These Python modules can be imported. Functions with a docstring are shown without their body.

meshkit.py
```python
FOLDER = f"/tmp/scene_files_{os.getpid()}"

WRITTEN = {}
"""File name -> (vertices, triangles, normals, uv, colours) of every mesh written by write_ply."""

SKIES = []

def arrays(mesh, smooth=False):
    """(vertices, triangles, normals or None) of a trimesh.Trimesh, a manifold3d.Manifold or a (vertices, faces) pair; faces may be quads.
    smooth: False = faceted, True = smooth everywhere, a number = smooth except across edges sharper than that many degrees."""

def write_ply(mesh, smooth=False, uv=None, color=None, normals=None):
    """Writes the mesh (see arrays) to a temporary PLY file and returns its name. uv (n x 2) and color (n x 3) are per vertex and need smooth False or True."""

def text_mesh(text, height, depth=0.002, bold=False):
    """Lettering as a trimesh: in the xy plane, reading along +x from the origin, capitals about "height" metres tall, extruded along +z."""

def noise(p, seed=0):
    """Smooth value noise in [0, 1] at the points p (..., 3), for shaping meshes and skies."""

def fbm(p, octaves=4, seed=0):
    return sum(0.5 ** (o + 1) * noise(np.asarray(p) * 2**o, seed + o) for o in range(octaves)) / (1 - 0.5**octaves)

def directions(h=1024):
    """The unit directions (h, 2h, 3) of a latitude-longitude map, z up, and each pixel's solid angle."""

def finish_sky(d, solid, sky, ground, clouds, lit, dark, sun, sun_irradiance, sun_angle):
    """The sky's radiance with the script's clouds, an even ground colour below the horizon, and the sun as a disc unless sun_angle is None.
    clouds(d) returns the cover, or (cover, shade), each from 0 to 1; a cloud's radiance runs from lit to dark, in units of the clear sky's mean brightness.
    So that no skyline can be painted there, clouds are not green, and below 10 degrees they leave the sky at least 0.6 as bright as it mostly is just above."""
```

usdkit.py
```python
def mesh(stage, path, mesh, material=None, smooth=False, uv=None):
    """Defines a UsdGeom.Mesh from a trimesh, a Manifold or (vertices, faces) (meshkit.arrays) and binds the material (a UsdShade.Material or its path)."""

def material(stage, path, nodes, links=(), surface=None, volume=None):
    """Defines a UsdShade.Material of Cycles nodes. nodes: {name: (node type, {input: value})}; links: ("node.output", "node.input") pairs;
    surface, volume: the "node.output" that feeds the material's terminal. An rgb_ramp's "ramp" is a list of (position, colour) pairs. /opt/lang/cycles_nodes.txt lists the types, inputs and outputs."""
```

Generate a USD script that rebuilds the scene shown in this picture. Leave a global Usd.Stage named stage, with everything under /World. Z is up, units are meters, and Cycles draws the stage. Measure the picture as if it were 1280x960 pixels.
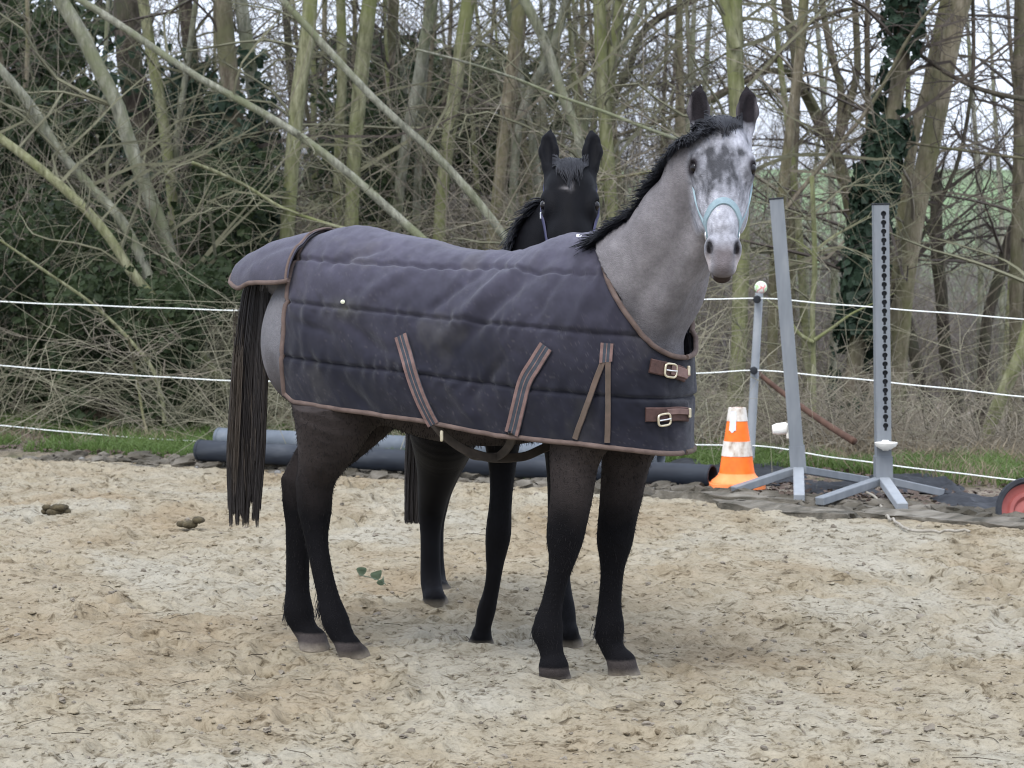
import math, random
import numpy as np, trimesh
import usdkit, meshkit
from meshkit import noise, fbm
from pxr import Usd, UsdGeom, UsdLux, UsdShade, Gf, Sdf, Vt

stage = Usd.Stage.CreateInMemory()
UsdGeom.SetStageUpAxis(stage, 'Z'); UsdGeom.SetStageMetersPerUnit(stage, 1.0)
UsdGeom.Xform.Define(stage, '/World'); UsdGeom.Scope.Define(stage, '/World/Looks')
rng = np.random.default_rng(7); random.seed(7)

# ------------------------------------------------------------------ camera, sky, sun, exposure
FPX, EYE = 3670.0, 1.71                       # focal length in photo pixels (1280 wide), eye height
PITCH = math.atan(230 / FPX)
cam = UsdGeom.Camera.Define(stage, '/World/camera')
cam.CreateHorizontalApertureAttr(36.0); cam.CreateVerticalApertureAttr(27.0)
cam.CreateFocalLengthAttr(36.0 * FPX / 1280)
cam.CreateClippingRangeAttr(Gf.Vec2f(0.5, 3000))
cam.CreateFStopAttr(9.0); cam.CreateFocusDistanceAttr(10.6)
cam.CreateExposureAttr(1.17)
xf = UsdGeom.Xformable(cam); xf.AddTranslateOp().Set(Gf.Vec3d(0, 0, EYE)); xf.AddRotateXOp().Set(90 - math.degrees(PITCH))
SUN_EL, SUN_AZ = math.radians(52), math.radians(200)     # high behind the camera's left shoulder, veiled by cloud
usdkit.material(stage, '/World/Looks/sky', {
    'sky': ('sky_texture', {'sky_type': 'single_scattering', 'sun_disc': False, 'sun_elevation': SUN_EL, 'sun_rotation': SUN_AZ, 'air_density': 1.0, 'aerosol_density': 2.0, 'ozone_density': 1.0}),
    'tc': ('texture_coordinate', {}), 'mp': ('mapping', {'scale': (1, 1, 2.5)}),
    'n': ('noise_texture', {'scale': 2.2, 'detail': 5, 'roughness': 0.55}),
    'r': ('rgb_ramp', {'ramp': [(0.3, (5.3, 5.9, 7.2)), (0.7, (6.4, 6.9, 8.0))]}),
    'm': ('mix_color', {'fac': 0.88, 'use_clamp': False}),
    'sz': ('separate_xyz', {}), 'el': ('map_range', {'from_min': 0.0, 'from_max': 0.9, 'to_min': 0.76, 'to_max': 1.36, 'clamp': True}), 'cc': ('combine_xyz', {}), 'mu': ('mix_color', {'blend_type': 'multiply', 'fac': 1.0, 'use_clamp': False}),
    'bg': ('background_shader', {'strength': 0.125})},
    [('tc.generated', 'mp.vector'), ('mp.vector', 'n.vector'), ('n.fac', 'r.fac'), ('sky.color', 'm.a'), ('r.color', 'm.b'), ('tc.generated', 'sz.vector'), ('sz.z', 'el.value'), ('el.result', 'cc.x'), ('el.result', 'cc.y'), ('el.result', 'cc.z'), ('m.result', 'mu.a'), ('cc.vector', 'mu.b'), ('mu.result', 'bg.color')], surface='bg.background')
dome = UsdLux.DomeLight.Define(stage, '/World/sky_light')
UsdShade.MaterialBindingAPI.Apply(dome.GetPrim()).Bind(UsdShade.Material.Get(stage, '/World/Looks/sky'))
sun = UsdLux.DistantLight.Define(stage, '/World/sun_light')
sun.CreateNormalizeAttr(True); sun.CreateIntensityAttr(0.30); sun.CreateAngleAttr(25.0); sun.CreateColorAttr(Gf.Vec3f(1.0, 0.97, 0.93))
sx = UsdGeom.Xformable(sun)
sx.AddRotateZOp().Set(-math.degrees(SUN_AZ)); sx.AddRotateXOp().Set(-(90 - math.degrees(SUN_EL)))

# ------------------------------------------------------------------ helpers
FW = np.array([0, math.cos(PITCH), -math.sin(PITCH)]); UP = np.array([0, math.sin(PITCH), math.cos(PITCH)]); RT = np.array([1., 0, 0]); EYEP = np.array([0, 0, EYE])
def ray(u, v): return FW + RT * (u - 640) / FPX + UP * (480 - v) / FPX
def at(u, v, y):                              # the point seen at photo pixel (u, v) whose distance along the ground is y
    d = ray(u, v); return EYEP + d * (y / d[1])
def gnd(u, v, z=0.0):
    d = ray(u, v); return EYEP + d * ((z - EYE) / d[2])
class Frame:                                  # a horse's own axes: x forward, y its left, z up
    def __init__(s, ox, oy, deg):
        s.O = np.array([ox, oy, 0.0]); a = math.radians(deg); s.deg = deg
        s.f = np.array([math.cos(a), -math.sin(a), 0]); s.l = np.array([math.sin(a), math.cos(a), 0])
        s.R = np.stack([s.f, s.l, [0, 0, 1.0]])
    def px(s, u, v, y):                       # the point of the plane y = const that is seen at pixel (u, v), in the horse's axes
        d = ray(u, v); t = (y - (EYEP - s.O) @ s.l) / (d @ s.l); w = EYEP + d * t - s.O
        return np.array([w @ s.f, y, w[2]])
    def loc(s, w): return s.R @ (np.asarray(w) - s.O)
    def vec(s, w): return s.R @ np.asarray(w)

used = {}
def path_for(name, parent):
    base = f'{parent}/{name}'
    n = used.get(base, -1) + 1; used[base] = n
    return base if n == 0 else f'{base}_{n:03d}'
def tag(prim, label=None, category=None, group=None, kind=None):
    for k, v in (('label', label), ('category', category), ('group', group), ('kind', kind)):
        if v: prim.SetCustomDataByKey(k, v)
    return prim
def thing(name, label, category, loc=(0, 0, 0), rotz=0.0, group=None):
    x = UsdGeom.Xform.Define(stage, path_for(name, '/World')); x.AddTranslateOp().Set(Gf.Vec3d(*map(float, loc)))
    if rotz: x.AddRotateZOp().Set(float(rotz))
    return tag(x.GetPrim(), label, category, group)
def obj(name, mesh, material, parent=None, smooth=False, colors=None, **kw):
    p = path_for(name, str(parent.GetPath()) if parent is not None else '/World')
    m = usdkit.mesh(stage, p, mesh, f'/World/Looks/{material}', smooth=smooth)
    if colors is not None:
        UsdGeom.PrimvarsAPI(m).CreatePrimvar('coat', Sdf.ValueTypeNames.Color3fArray, 'vertex').Set(Vt.Vec3fArray.FromNumpy(np.asarray(colors, np.float32)))
    return tag(m.GetPrim(), **kw)
def hair(name, strands, width, material, parent=None, **kw):
    """strands: (n, k, 3) points; width at root and tip."""
    n, k = strands.shape[:2]
    c = UsdGeom.BasisCurves.Define(stage, path_for(name, str(parent.GetPath()) if parent is not None else '/World'))
    c.CreateTypeAttr('linear'); c.CreateCurveVertexCountsAttr(Vt.IntArray.FromNumpy(np.full(n, k, np.int32)))
    c.CreatePointsAttr(Vt.Vec3fArray.FromNumpy(strands.reshape(-1, 3).astype(np.float32)))
    w = np.tile(np.linspace(width[0], width[1], k), n)
    c.CreateWidthsAttr(Vt.FloatArray.FromNumpy(w.astype(np.float32))); c.SetWidthsInterpolation('vertex')
    UsdShade.MaterialBindingAPI.Apply(c.GetPrim()).Bind(UsdShade.Material.Get(stage, f'/World/Looks/{material}'))
    return tag(c.GetPrim(), **kw)
class Soup:                                   # collects pieces of one mesh
    def __init__(s): s.v, s.f, s.n = [], [], 0
    def add(s, v, f=None):
        if f is None: v, f = v.vertices, v.faces
        v = np.asarray(v, float); f = np.asarray(f, int)
        if f.shape[1] == 4: f = np.vstack([f[:, [0, 1, 2]], f[:, [0, 2, 3]]])
        s.v.append(v); s.f.append(f + s.n); s.n += len(v); return s
    def mesh(s): return np.vstack(s.v), np.vstack(s.f)
    def tris(s): return sum(len(x) for x in s.f)
def spline(p, n):                             # smooth curve through points
    p = np.asarray(p, float)
    if len(p) == 2: return p[0] + (p[1] - p[0]) * np.linspace(0, 1, n)[:, None]
    t = np.r_[0, np.cumsum(np.maximum(np.linalg.norm(np.diff(p[:, :3], axis=0), axis=1), 1e-9))]
    from scipy.interpolate import PchipInterpolator
    return PchipInterpolator(t, p)(np.linspace(0, t[-1], n))
def tube(p, r, sides=8, caps=True, flat=1.0, up=None):
    p = np.asarray(p, float); n = len(p); r = np.broadcast_to(r, n)
    t = np.gradient(p, axis=0); t /= np.linalg.norm(t, axis=1, keepdims=True) + 1e-12
    ref = np.array(up if up is not None else ([0, 0, 1.0] if abs(t[:, 2]).mean() < 0.8 else [1.0, 0, 0]))
    a = np.cross(t, ref); a /= np.linalg.norm(a, axis=1, keepdims=True) + 1e-12; b = np.cross(a, t)
    ang = np.arange(sides) * 2 * np.pi / sides
    v = (p[:, None] + r[:, None, None] * (np.cos(ang)[None, :, None] * a[:, None] + flat * np.sin(ang)[None, :, None] * b[:, None])).reshape(-1, 3)
    i = np.arange(n - 1)[:, None] * sides; j = np.arange(sides)[None]; k = (j + 1) % sides
    f = np.stack([i + j, i + k, i + sides + k, i + sides + j], -1).reshape(-1, 4)
    f = np.vstack([f[:, [0, 1, 2]], f[:, [0, 2, 3]]])[:, ::-1]
    if caps:
        v = np.vstack([v, p[0], p[-1]]); c0, c1 = n * sides, n * sides + 1; j = np.arange(sides); k = (j + 1) % sides; e = (n - 1) * sides
        f = np.vstack([f, np.stack([np.full(sides, c0), k, j], 1)[:, ::-1], np.stack([np.full(sides, c1), e + j, e + k], 1)[:, ::-1]])
    return v, f
def rbox(sx, sy, sz, bev=0.004):
    m = trimesh.creation.box([1, 1, 1]); import manifold3d as mf
    pts = [[a * (sx / 2 - (0 if k == 0 else bev)), b * (sy / 2 - (0 if k == 1 else bev)), c * (sz / 2 - (0 if k == 2 else bev))] for a in (-1, 1) for b in (-1, 1) for c in (-1, 1) for k in range(3)]
    return trimesh.convex.convex_hull(np.array(pts))
def place(m, R=None, t=(0, 0, 0)):
    v, f = (m.vertices, m.faces) if hasattr(m, 'vertices') else m
    v = np.asarray(v) @ np.asarray(R).T if R is not None else np.asarray(v)
    return v + np.asarray(t), f
def rot(axis, deg): return trimesh.transformations.rotation_matrix(math.radians(deg), axis)[:3, :3]
def beam(p, q, w, h, bev=0.004, up=(0, 0, 1)):       # a bevelled bar from p to q
    p, q = np.asarray(p, float), np.asarray(q, float); d = q - p; L = np.linalg.norm(d); x = d / L
    y = np.cross(up, x); y /= np.linalg.norm(y); z = np.cross(x, y)
    return place(rbox(L, w, h, bev), np.stack([x, y, z], 1), (p + q) / 2)

# ------------------------------------------------------------------ materials
def mat(name, stops, scale=8.0, detail=5, rough=0.8, bump=0.0, bump_scale=None, bump_dist=0.01, stretch=(1, 1, 1), rand=0.0, spec=0.3, coord='object', distortion=0.0, sheen=0.0, metal=0.0, leaf=None, rough_noise=0.6):
    nodes = {'tc': ('texture_coordinate', {}), 'ge': ('geometry', {}), 'mp': ('mapping', {'scale': stretch}),
             'n': ('noise_texture', {'scale': scale, 'detail': detail, 'roughness': rough_noise, 'distortion': distortion}), 'r': ('rgb_ramp', {'ramp': stops}),
             'p': ('principled_bsdf', {'roughness': rough, 'specular_ior_level': spec, 'metallic': metal, 'sheen_weight': sheen})}
    links = [('ge.position' if coord == 'world' else 'tc.object', 'mp.vector'), ('mp.vector', 'n.vector'), ('n.fac', 'r.fac')]
    src = 'r.color'
    if rand:
        nodes['hs'] = ('hsv', {}); nodes['mr'] = ('map_range', {'from_min': 0, 'from_max': 1, 'to_min': 1 - rand, 'to_max': 1 + rand})
        links += [('ge.random_per_island', 'mr.value'), ('mr.result', 'hs.value'), ('r.color', 'hs.color')]; src = 'hs.color'
    links.append((src, 'p.base_color'))
    if bump:
        nodes['bn'] = ('noise_texture', {'scale': bump_scale or scale * 3, 'detail': 6, 'roughness': 0.6}); nodes['b'] = ('bump', {'strength': bump, 'distance': bump_dist})
        links += [('mp.vector', 'bn.vector'), ('bn.fac', 'b.height'), ('b.normal', 'p.normal')]
    out = 'p.BSDF'
    if leaf:
        nodes['t'] = ('translucent_bsdf', {}); nodes['mx'] = ('mix_closure', {'fac': leaf}); links += [(src, 't.color'), ('p.BSDF', 'mx.closure1'), ('t.BSDF', 'mx.closure2')]; out = 'mx.closure'
    return usdkit.material(stage, f'/World/Looks/{name}', nodes, links, surface=out)
def coat_mat(name, amount=0.35, scale=60, stretch=(1, 1, 1), rough=0.65, bump=0.4, spec=0.3, sheen=0.0, fine=400):
    usdkit.material(stage, f'/World/Looks/{name}', {
        'a': ('attribute', {'attribute': 'coat'}), 'tc': ('texture_coordinate', {}), 'mp': ('mapping', {'scale': stretch}),
        'n': ('noise_texture', {'scale': scale, 'detail': 6, 'roughness': 0.7}), 'n2': ('noise_texture', {'scale': fine, 'detail': 2}),
        'mr': ('map_range', {'from_min': 0.25, 'from_max': 0.75, 'to_min': 1 - amount, 'to_max': 1 + amount}), 'hs': ('hsv', {}),
        'b': ('bump', {'strength': bump, 'distance': 0.004}),
        'p': ('principled_bsdf', {'roughness': rough, 'specular_ior_level': spec, 'sheen_weight': sheen})},
        [('tc.object', 'mp.vector'), ('mp.vector', 'n.vector'), ('mp.vector', 'n2.vector'), ('n.fac', 'mr.value'), ('mr.result', 'hs.value'), ('a.color', 'hs.color'), ('hs.color', 'p.base_color'), ('n2.fac', 'b.height'), ('b.normal', 'p.normal')], surface='p.BSDF')
def flat(name, c, rough=0.6, spec=0.4, metal=0.0):
    mat(name, [(0.35, tuple(0.82 * x for x in c)), (0.65, tuple(min(1, 1.12 * x) for x in c))], scale=14, rough=rough, spec=spec, metal=metal)
# ------------------------------------------------------------------ implicit bodies (the animals)
class Body:
    def __init__(s): s.ops = []
    def ell(s, c, r, R=None, k=0.05, sub=False): s.ops.append(('e', np.asarray(c, float), np.asarray(r, float), np.eye(3) if R is None else np.asarray(R, float), k, sub)); return s
    def cone(s, a, b, ra, rb, k=0.04, w=None, q=1.0, sub=False): s.ops.append(('c', np.asarray(a, float), np.asarray(b, float), (ra, rb), k, sub, None if w is None else np.asarray(w, float) / np.linalg.norm(w), q)); return s
    def chain(s, pts, rad, **kw):
        for i in range(len(pts) - 1): s.cone(pts[i], pts[i + 1], rad[i], rad[i + 1], **kw)
        return s
    def box(s, o):
        if o[0] == 'g': m = o[2].max(); return o[1].min(0) - m, o[1].max(0) + m
        if o[0] == 'e': e = (np.abs(o[3]) @ o[2]); return o[1] - e, o[1] + e
        m = max(o[3]); return np.minimum(o[1], o[2]) - m, np.maximum(o[1], o[2]) + m
    def dist(s, p, far=0.2):
        d = np.full(len(p), far, np.float32); p = np.asarray(p, np.float32); plo, phi = p.min(0), p.max(0)
        if len(getattr(s, 'bx', ())) != len(s.ops): s.bx = [s.box(o) for o in s.ops]
        for o, (lo, hi) in zip(s.ops, s.bx):
            k = o[4]; m = 0.06 + k
            if (plo > hi + m).any() or (phi < lo - m).any(): continue
            idx = np.nonzero(((p > lo - m) & (p < hi + m)).all(1))[0]
            if not len(idx): continue
            q = p[idx]
            if o[0] == 'g':                     # a limb: the nearest point of its centre line counts
                best, rr = np.full(len(q), 9.0, np.float32), np.zeros(len(q), np.float32); w, sq = o[3]; C = o[1] + np.outer(o[1] @ w, w) * (1 / sq - 1); qs = (q + np.outer(q @ w, w) * (1 / sq - 1)).astype(np.float32)
                for c0, c1, r0, r1 in zip(C[:-1], C[1:], o[2][:-1], o[2][1:]):
                    ab = (c1 - c0).astype(np.float32); g = qs - c0.astype(np.float32); t = np.clip((g @ ab) / (ab @ ab), 0, 1); g = g - t[:, None] * ab; l = np.sqrt((g * g).sum(1)); b = l < best
                    best[b] = l[b]; rr[b] = (r0 + t * (r1 - r0))[b]
                e = (best - rr) * .85
            elif o[0] == 'e':
                l = (q - o[1]) @ o[3]; k0 = np.linalg.norm(l / o[2], axis=1); k1 = np.linalg.norm(l / o[2] ** 2, axis=1)
                e = np.where(k1 > 1e-6, k0 * (k0 - 1) / np.maximum(k1, 1e-6), -o[2].min())
            else:
                a, b, (ra, rb) = o[1], o[2], o[3]; ab = b - a; t = np.clip(((q - a) @ ab) / (ab @ ab), 0, 1)
                g = q - a - t[:, None] * ab
                if o[6] is not None:
                    w = o[6]; h = g @ w; g = g + np.outer(h * (1 / o[7] - 1), w)
                e = np.linalg.norm(g, axis=1) - (ra + t * (rb - ra))
                if o[7] < 1: e = e * (0.5 + 0.5 * o[7])
            x = d[idx]
            if o[5]: h = np.maximum(k - np.abs(x + e), 0) / k; d[idx] = np.maximum(x, -e) + h * h * k * 0.25
            else: h = np.maximum(k - np.abs(x - e), 0) / k; d[idx] = np.minimum(x, e) - h * h * k * 0.25
        return d
    def mesh(s, h, clip=None):
        b = [s.box(o) for o in s.ops if not o[5]]; lo = np.min([x[0] for x in b], 0) - 0.05; hi = np.max([x[1] for x in b], 0) + 0.05
        B = 6; nb = np.ceil((hi - lo) / (h * B)).astype(int); n = nb * B
        c = np.stack(np.meshgrid(*[np.arange(x) for x in nb], indexing='ij'), -1).reshape(-1, 3)
        dc = s.dist(((c + 0.5) * B * h + lo).astype(np.float32))
        D = np.where(dc < 0, -0.2, 0.2).astype(np.float32).reshape(nb)
        D = np.repeat(np.repeat(np.repeat(D, B, 0), B, 1), B, 2)
        act = c[np.abs(dc) < B * h * 1.5]
        off = np.stack(np.meshgrid(*[np.arange(B)] * 3, indexing='ij'), -1).reshape(-1, 3)
        act = act[np.lexsort((act[:, 2] // 6, act[:, 1] // 6, act[:, 0] // 6))]
        for part in np.array_split(act, max(1, len(act) // 150)):
            ii = (part[:, None] * B + off[None]).reshape(-1, 3); q = (ii * h + lo).astype(np.float32); dd = s.dist(q)
            if clip is not None: dd = clip(q, dd)
            D[ii[:, 0], ii[:, 1], ii[:, 2]] = dd
        return surface_nets(D, h, lo)
def surface_nets(D, h, lo):
    S = D < 0; n = D.shape
    cnt = np.zeros([x - 1 for x in n], np.int8)
    for a, b, c in np.ndindex(2, 2, 2): cnt += S[a:n[0] - 1 + a, b:n[1] - 1 + b, c:n[2] - 1 + c]
    cells = np.argwhere((cnt > 0) & (cnt < 8)); ids = np.full(cnt.shape, -1, np.int64); ids[tuple(cells.T)] = np.arange(len(cells))
    acc = np.zeros((len(cells), 3)); num = np.zeros(len(cells)); corners = list(np.ndindex(2, 2, 2))
    val = {c: D[cells[:, 0] + c[0], cells[:, 1] + c[1], cells[:, 2] + c[2]] for c in corners}
    for c in corners:
        for ax in range(3):
            if c[ax]: continue
            e = list(c); e[ax] = 1; a, b = val[c], val[tuple(e)]; m = (a < 0) != (b < 0)
            t = np.where(m, a / np.where(m, a - b, 1), 0); pnt = np.tile(np.array(c, float), (len(cells), 1)); pnt[:, ax] += t
            acc[m] += pnt[m]; num[m] += 1
    V = (cells + acc / num[:, None]) * h + lo
    F = []
    for ax in range(3):
        a1, a2 = (ax + 1) % 3, (ax + 2) % 3
        s0 = [slice(None)] * 3; s1 = [slice(None)] * 3; s0[ax] = slice(0, -1); s1[ax] = slice(1, None)
        E = np.argwhere(S[tuple(s0)] != S[tuple(s1)]); E = E[(E[:, a1] > 0) & (E[:, a2] > 0) & (E[:, a1] < n[a1] - 1) & (E[:, a2] < n[a2] - 1)]
        inside = S[tuple(E.T)]
        q = []
        for o1, o2 in ((1, 1), (0, 1), (0, 0), (1, 0)):
            t = E.copy(); t[:, a1] -= o1; t[:, a2] -= o2; q.append(ids[tuple(t.T)])
        q = np.stack(q, 1); q[~inside] = q[~inside][:, ::-1]; F.append(q)
    F = np.vstack(F); F = F[(F >= 0).all(1)]
    return V, np.vstack([F[:, [0, 1, 2]], F[:, [0, 2, 3]]])

def leg(body, fr, y, trace, q=0.9, k=0.004, n=30):
    """trace: (photo pixel u, v, width in pixels[, own y]) down the leg"""
    P, Rr = [], []
    for t in trace:
        yy = t[3] if len(t) > 3 else y; p = fr.px(t[0], t[1], yy); w = fr.O + p @ fr.R
        P.append(p); Rr.append(t[2] / 2 / FPX * w[1])
    c = spline(np.c_[np.array(P), Rr], n); c[1:-1] = (c[:-2] + 2 * c[1:-1] + c[2:]) / 4
    body.ops.append(('g', c[:, :3], c[:, 3], (fr.vec([0, 1, 0]), .84), .05, False))
    return P, Rr
def hoof(body, top, toe, r0, r1):             # from the coronet to the ground, flat underneath by the clip at z = 0
    body.cone(top, toe, r0, r1, k=0.012)

def smooth_mesh(V, F, weight, n=14):          # takes out the modelling ridges, keeps the volume
    from scipy.sparse import coo_matrix
    e = np.vstack([F[:, [0, 1]], F[:, [1, 2]], F[:, [2, 0]]]); e = np.vstack([e, e[:, ::-1]]); A = coo_matrix((np.ones(len(e)), (e[:, 0], e[:, 1])), (len(V),) * 2).tocsr(); A.data[:] = 1; d = np.maximum(np.asarray(A.sum(1)).ravel(), 1)[:, None]; w = weight[:, None]
    for i in range(n):
        for l in (.55, -.57): V = V + l * w * (A @ V / d - V)
    return V
class Head:                                   # axes of a head: a across, t down the face, n out of the face
    def __init__(s, fr, poll, face_t, across):
        t = np.asarray(face_t, float); t /= np.linalg.norm(t); a = np.asarray(across, float); a -= (a @ t) * t; a /= np.linalg.norm(a); n = np.cross(t, a)
        s.M = np.stack([fr.vec(a), fr.vec(t), fr.vec(n)]); s.o = np.asarray(poll, float)   # rows, in the horse's axes
    def p(s, a, t, n): return s.o + np.array([a, t, n]) @ s.M
    def inv(s, q): return (q - s.o) @ s.M.T
    def R(s, M=None): return s.M.T if M is None else s.M.T @ M
def build_head(b, H, ear_out=0.0, S=1.0):
    e = lambda c, r, M=None, **kw: b.ell(H.p(*c), r, H.R(M), **kw)
    c = lambda p, q, ra, rb, **kw: b.cone(H.p(*p), H.p(*q), ra, rb, **kw)
    e((0, .085, -.085), (.088, .12, .085), k=.04)
    c((0, .10, -.075), (0, .28, -.068), .082, .066, k=.04)
    c((0, .28, -.068), (0, .44, -.058), .066, .047, k=.03)
    c((0, .10, -.035), (0, .40, -.022), .034, .024, k=.03)                 # bridge of the nose
    for s in (-1, 1):
        e((s * .078, .165, -.062), (.030, .058, .045), k=.025)             # orbit
        e((s * .090, .140, -.050), (.016, .034, .020), rot([0, 0, 1], -s * 14), k=.018)  # brow
        e((s * .060, .24, -.150), (.034, .115, .085), k=.04)              # cheek
        c((s * .060, .225, -.085), (s * .042, .36, -.07), .016, .010, k=.03)  # facial crest
        e((s * .034, .485, -.042), (.026, .042, .032), rot([0, 0, 1], s * 10), k=.02)  # nostril wing
    c((0, .30, -.15), (0, .49, -.105), .048, .034, k=.04)
    e((0, .495, -.066), (.050, .062, .050), k=.03)
    e((0, .545, -.064), (.044, .030, .042), k=.02)
    e((0, .545, -.108), (.034, .028, .026), k=.012)
    for s in (-1, 1):
        e((s * .046, .490, -.020), (.0095, .026, .022), rot([0, 0, 1], s * 16) @ rot([0, 1, 0], s * 25), k=.008, sub=True)
        e((s * .101, .170, -.046), (.014, .021, .017), rot([0, 0, 1], s * 12), k=.01, sub=True)   # eye socket
    for s in (-1, 1):                                                      # ears: a leaf, hollowed in front
        P = [np.array(q) for q in ((s * .064, .055, -.085), (s * .074, -.015, -.082), (s * (.080 + .6 * ear_out), -.075, -.074), (s * (.079 + .9 * ear_out), -.118, -.066), (s * (.072 + ear_out), -.164, -.058))]
        n = H.R() @ np.array([s * .25, 0.30, 1.0])
        for i, (ra, rb, k) in enumerate(((.028, .032, .025), (.032, .039, .012), (.039, .029, .008), (.029, .005, .006))): b.cone(H.p(*P[i]), H.p(*P[i + 1]), ra, rb, k=k, w=n, q=.60)
        up = P[3] - P[1]; up /= np.linalg.norm(up); fwd = np.array([s * .25, .30, 1.0]); fwd -= (fwd @ up) * up; fwd /= np.linalg.norm(fwd)
        b.ell(H.p(*(P[2] + .026 * fwd + .004 * up)), (.0225, .068, .022), H.R(np.stack([np.cross(up, fwd), up, fwd], 1)), k=.005, sub=True)

# ---- the two horses' stances
fr1 = Frame(-0.197, 10.668, 32.0)
RF = [(735, 500, 110, -.17), (726, 545, 80, -.16), (718, 572, 64), (715, 616, 54), (709, 652, 50), (706, 674, 48), (703, 700, 33), (695, 731, 26), (689, 760, 27), (684, 786, 41), (687, 804, 33), (691, 820, 26), (692, 833, 37)]
LF = [(800, 500, 110, .15), (790, 545, 78, .14), (783, 573, 62), (777, 616, 54), (771, 654, 48), (768, 680, 46), (766, 704, 31), (764, 731, 28), (762, 760, 29), (762, 786, 40), (762, 806, 29), (771, 818, 27), (777, 829, 36)]
RH = [(425, 470, 150, -.14), (418, 519, 108, -.14), (414, 537, 92, -.13), (409, 556, 78, -.12), (403, 575, 62, -.10), (397, 591, 50, -.08), (393, 612, 46, -.07), (394, 640, 42), (395, 669, 30), (399, 695, 26), (405, 725, 26), (413, 755, 27), (419, 776, 38), (428, 796, 26), (436, 809, 31)]
LH = [(440, 500, 140, .16), (420, 545, 85, .15), (392, 580, 55, .12), (372, 606, 38), (370, 626, 35), (371, 650, 29), (372, 680, 29), (372, 710, 29), (372, 744, 30), (373, 765, 41), (377, 779, 32), (385, 792, 27), (391, 801, 36)]
# the rug's outline: plan (x, half width), top line, hem and neck line
PX = np.array([-.60, -.45, -.2, .1, .4, .6, .72, .80, .865, .912, .931, .935]); PW = np.array([.250, .285, .30, .305, .305, .298, .277, .240, .19, .115, .05, 0.])
def fT(x): return np.interp(x, [-1.0, -.92, -.8, -.62, -.53, -.45, -.35, -.25, -.15, -.04, .1, .23, .28, .33, .43, .52, .61, 1.0], [1.445, 1.50, 1.545, 1.583, 1.603, 1.617, 1.607, 1.588, 1.568, 1.552, 1.532, 1.517, 1.527, 1.548, 1.583, 1.595, 1.60, 1.62])
def fB(x): return np.interp(x, [-.6, -.56, -.33, .02, .35, .68, .85, .95], [.995, .968, .948, .924, .884, .868, .848, .826])
def fN(x): return np.interp(x, [.61, .66, .72, .79, .85, .89, .92, .935], [1.60, 1.565, 1.49, 1.38, 1.285, 1.215, 1.18, 1.165])
def rug_half(x, z):
    W = np.interp(x, PX, PW); T = fT(x); zc = T - .37; e = np.interp(x, [-.6, .1, .45, .7, .9], [1.0, 1.0, 1.32, 1.30, 1.0])
    return np.where(z < zc, W * .95, W * np.sqrt(np.clip(1 - ((z - zc) / .37) ** 2, 0, 1)) ** e)
def under_rug(V):                             # what the rug covers stays inside it
    x, y, z = V.T; cov = (x > -.62) & (x < .96) & ((x < .60) | (z < fN(x) + .01)); lim = rug_half(x, np.minimum(z, fT(x) - .045)) - np.where(x > .60, np.interp(fN(x) - z, [-.02, .10], [.014, .044]), .044) + 1.4 * np.maximum(fB(x) + .03 - z, 0)
    lim = np.where(cov, np.maximum(lim, .012), 9.0); y2 = np.clip(y, -lim, lim); z2 = np.where(cov & (x < .60), np.minimum(z, fT(x) - .045), z)
    x2 = np.where((z > fB(x)) & (z < 1.17), np.minimum(x, .912), x)
    return np.stack([x2, y2, z2], 1)
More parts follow.
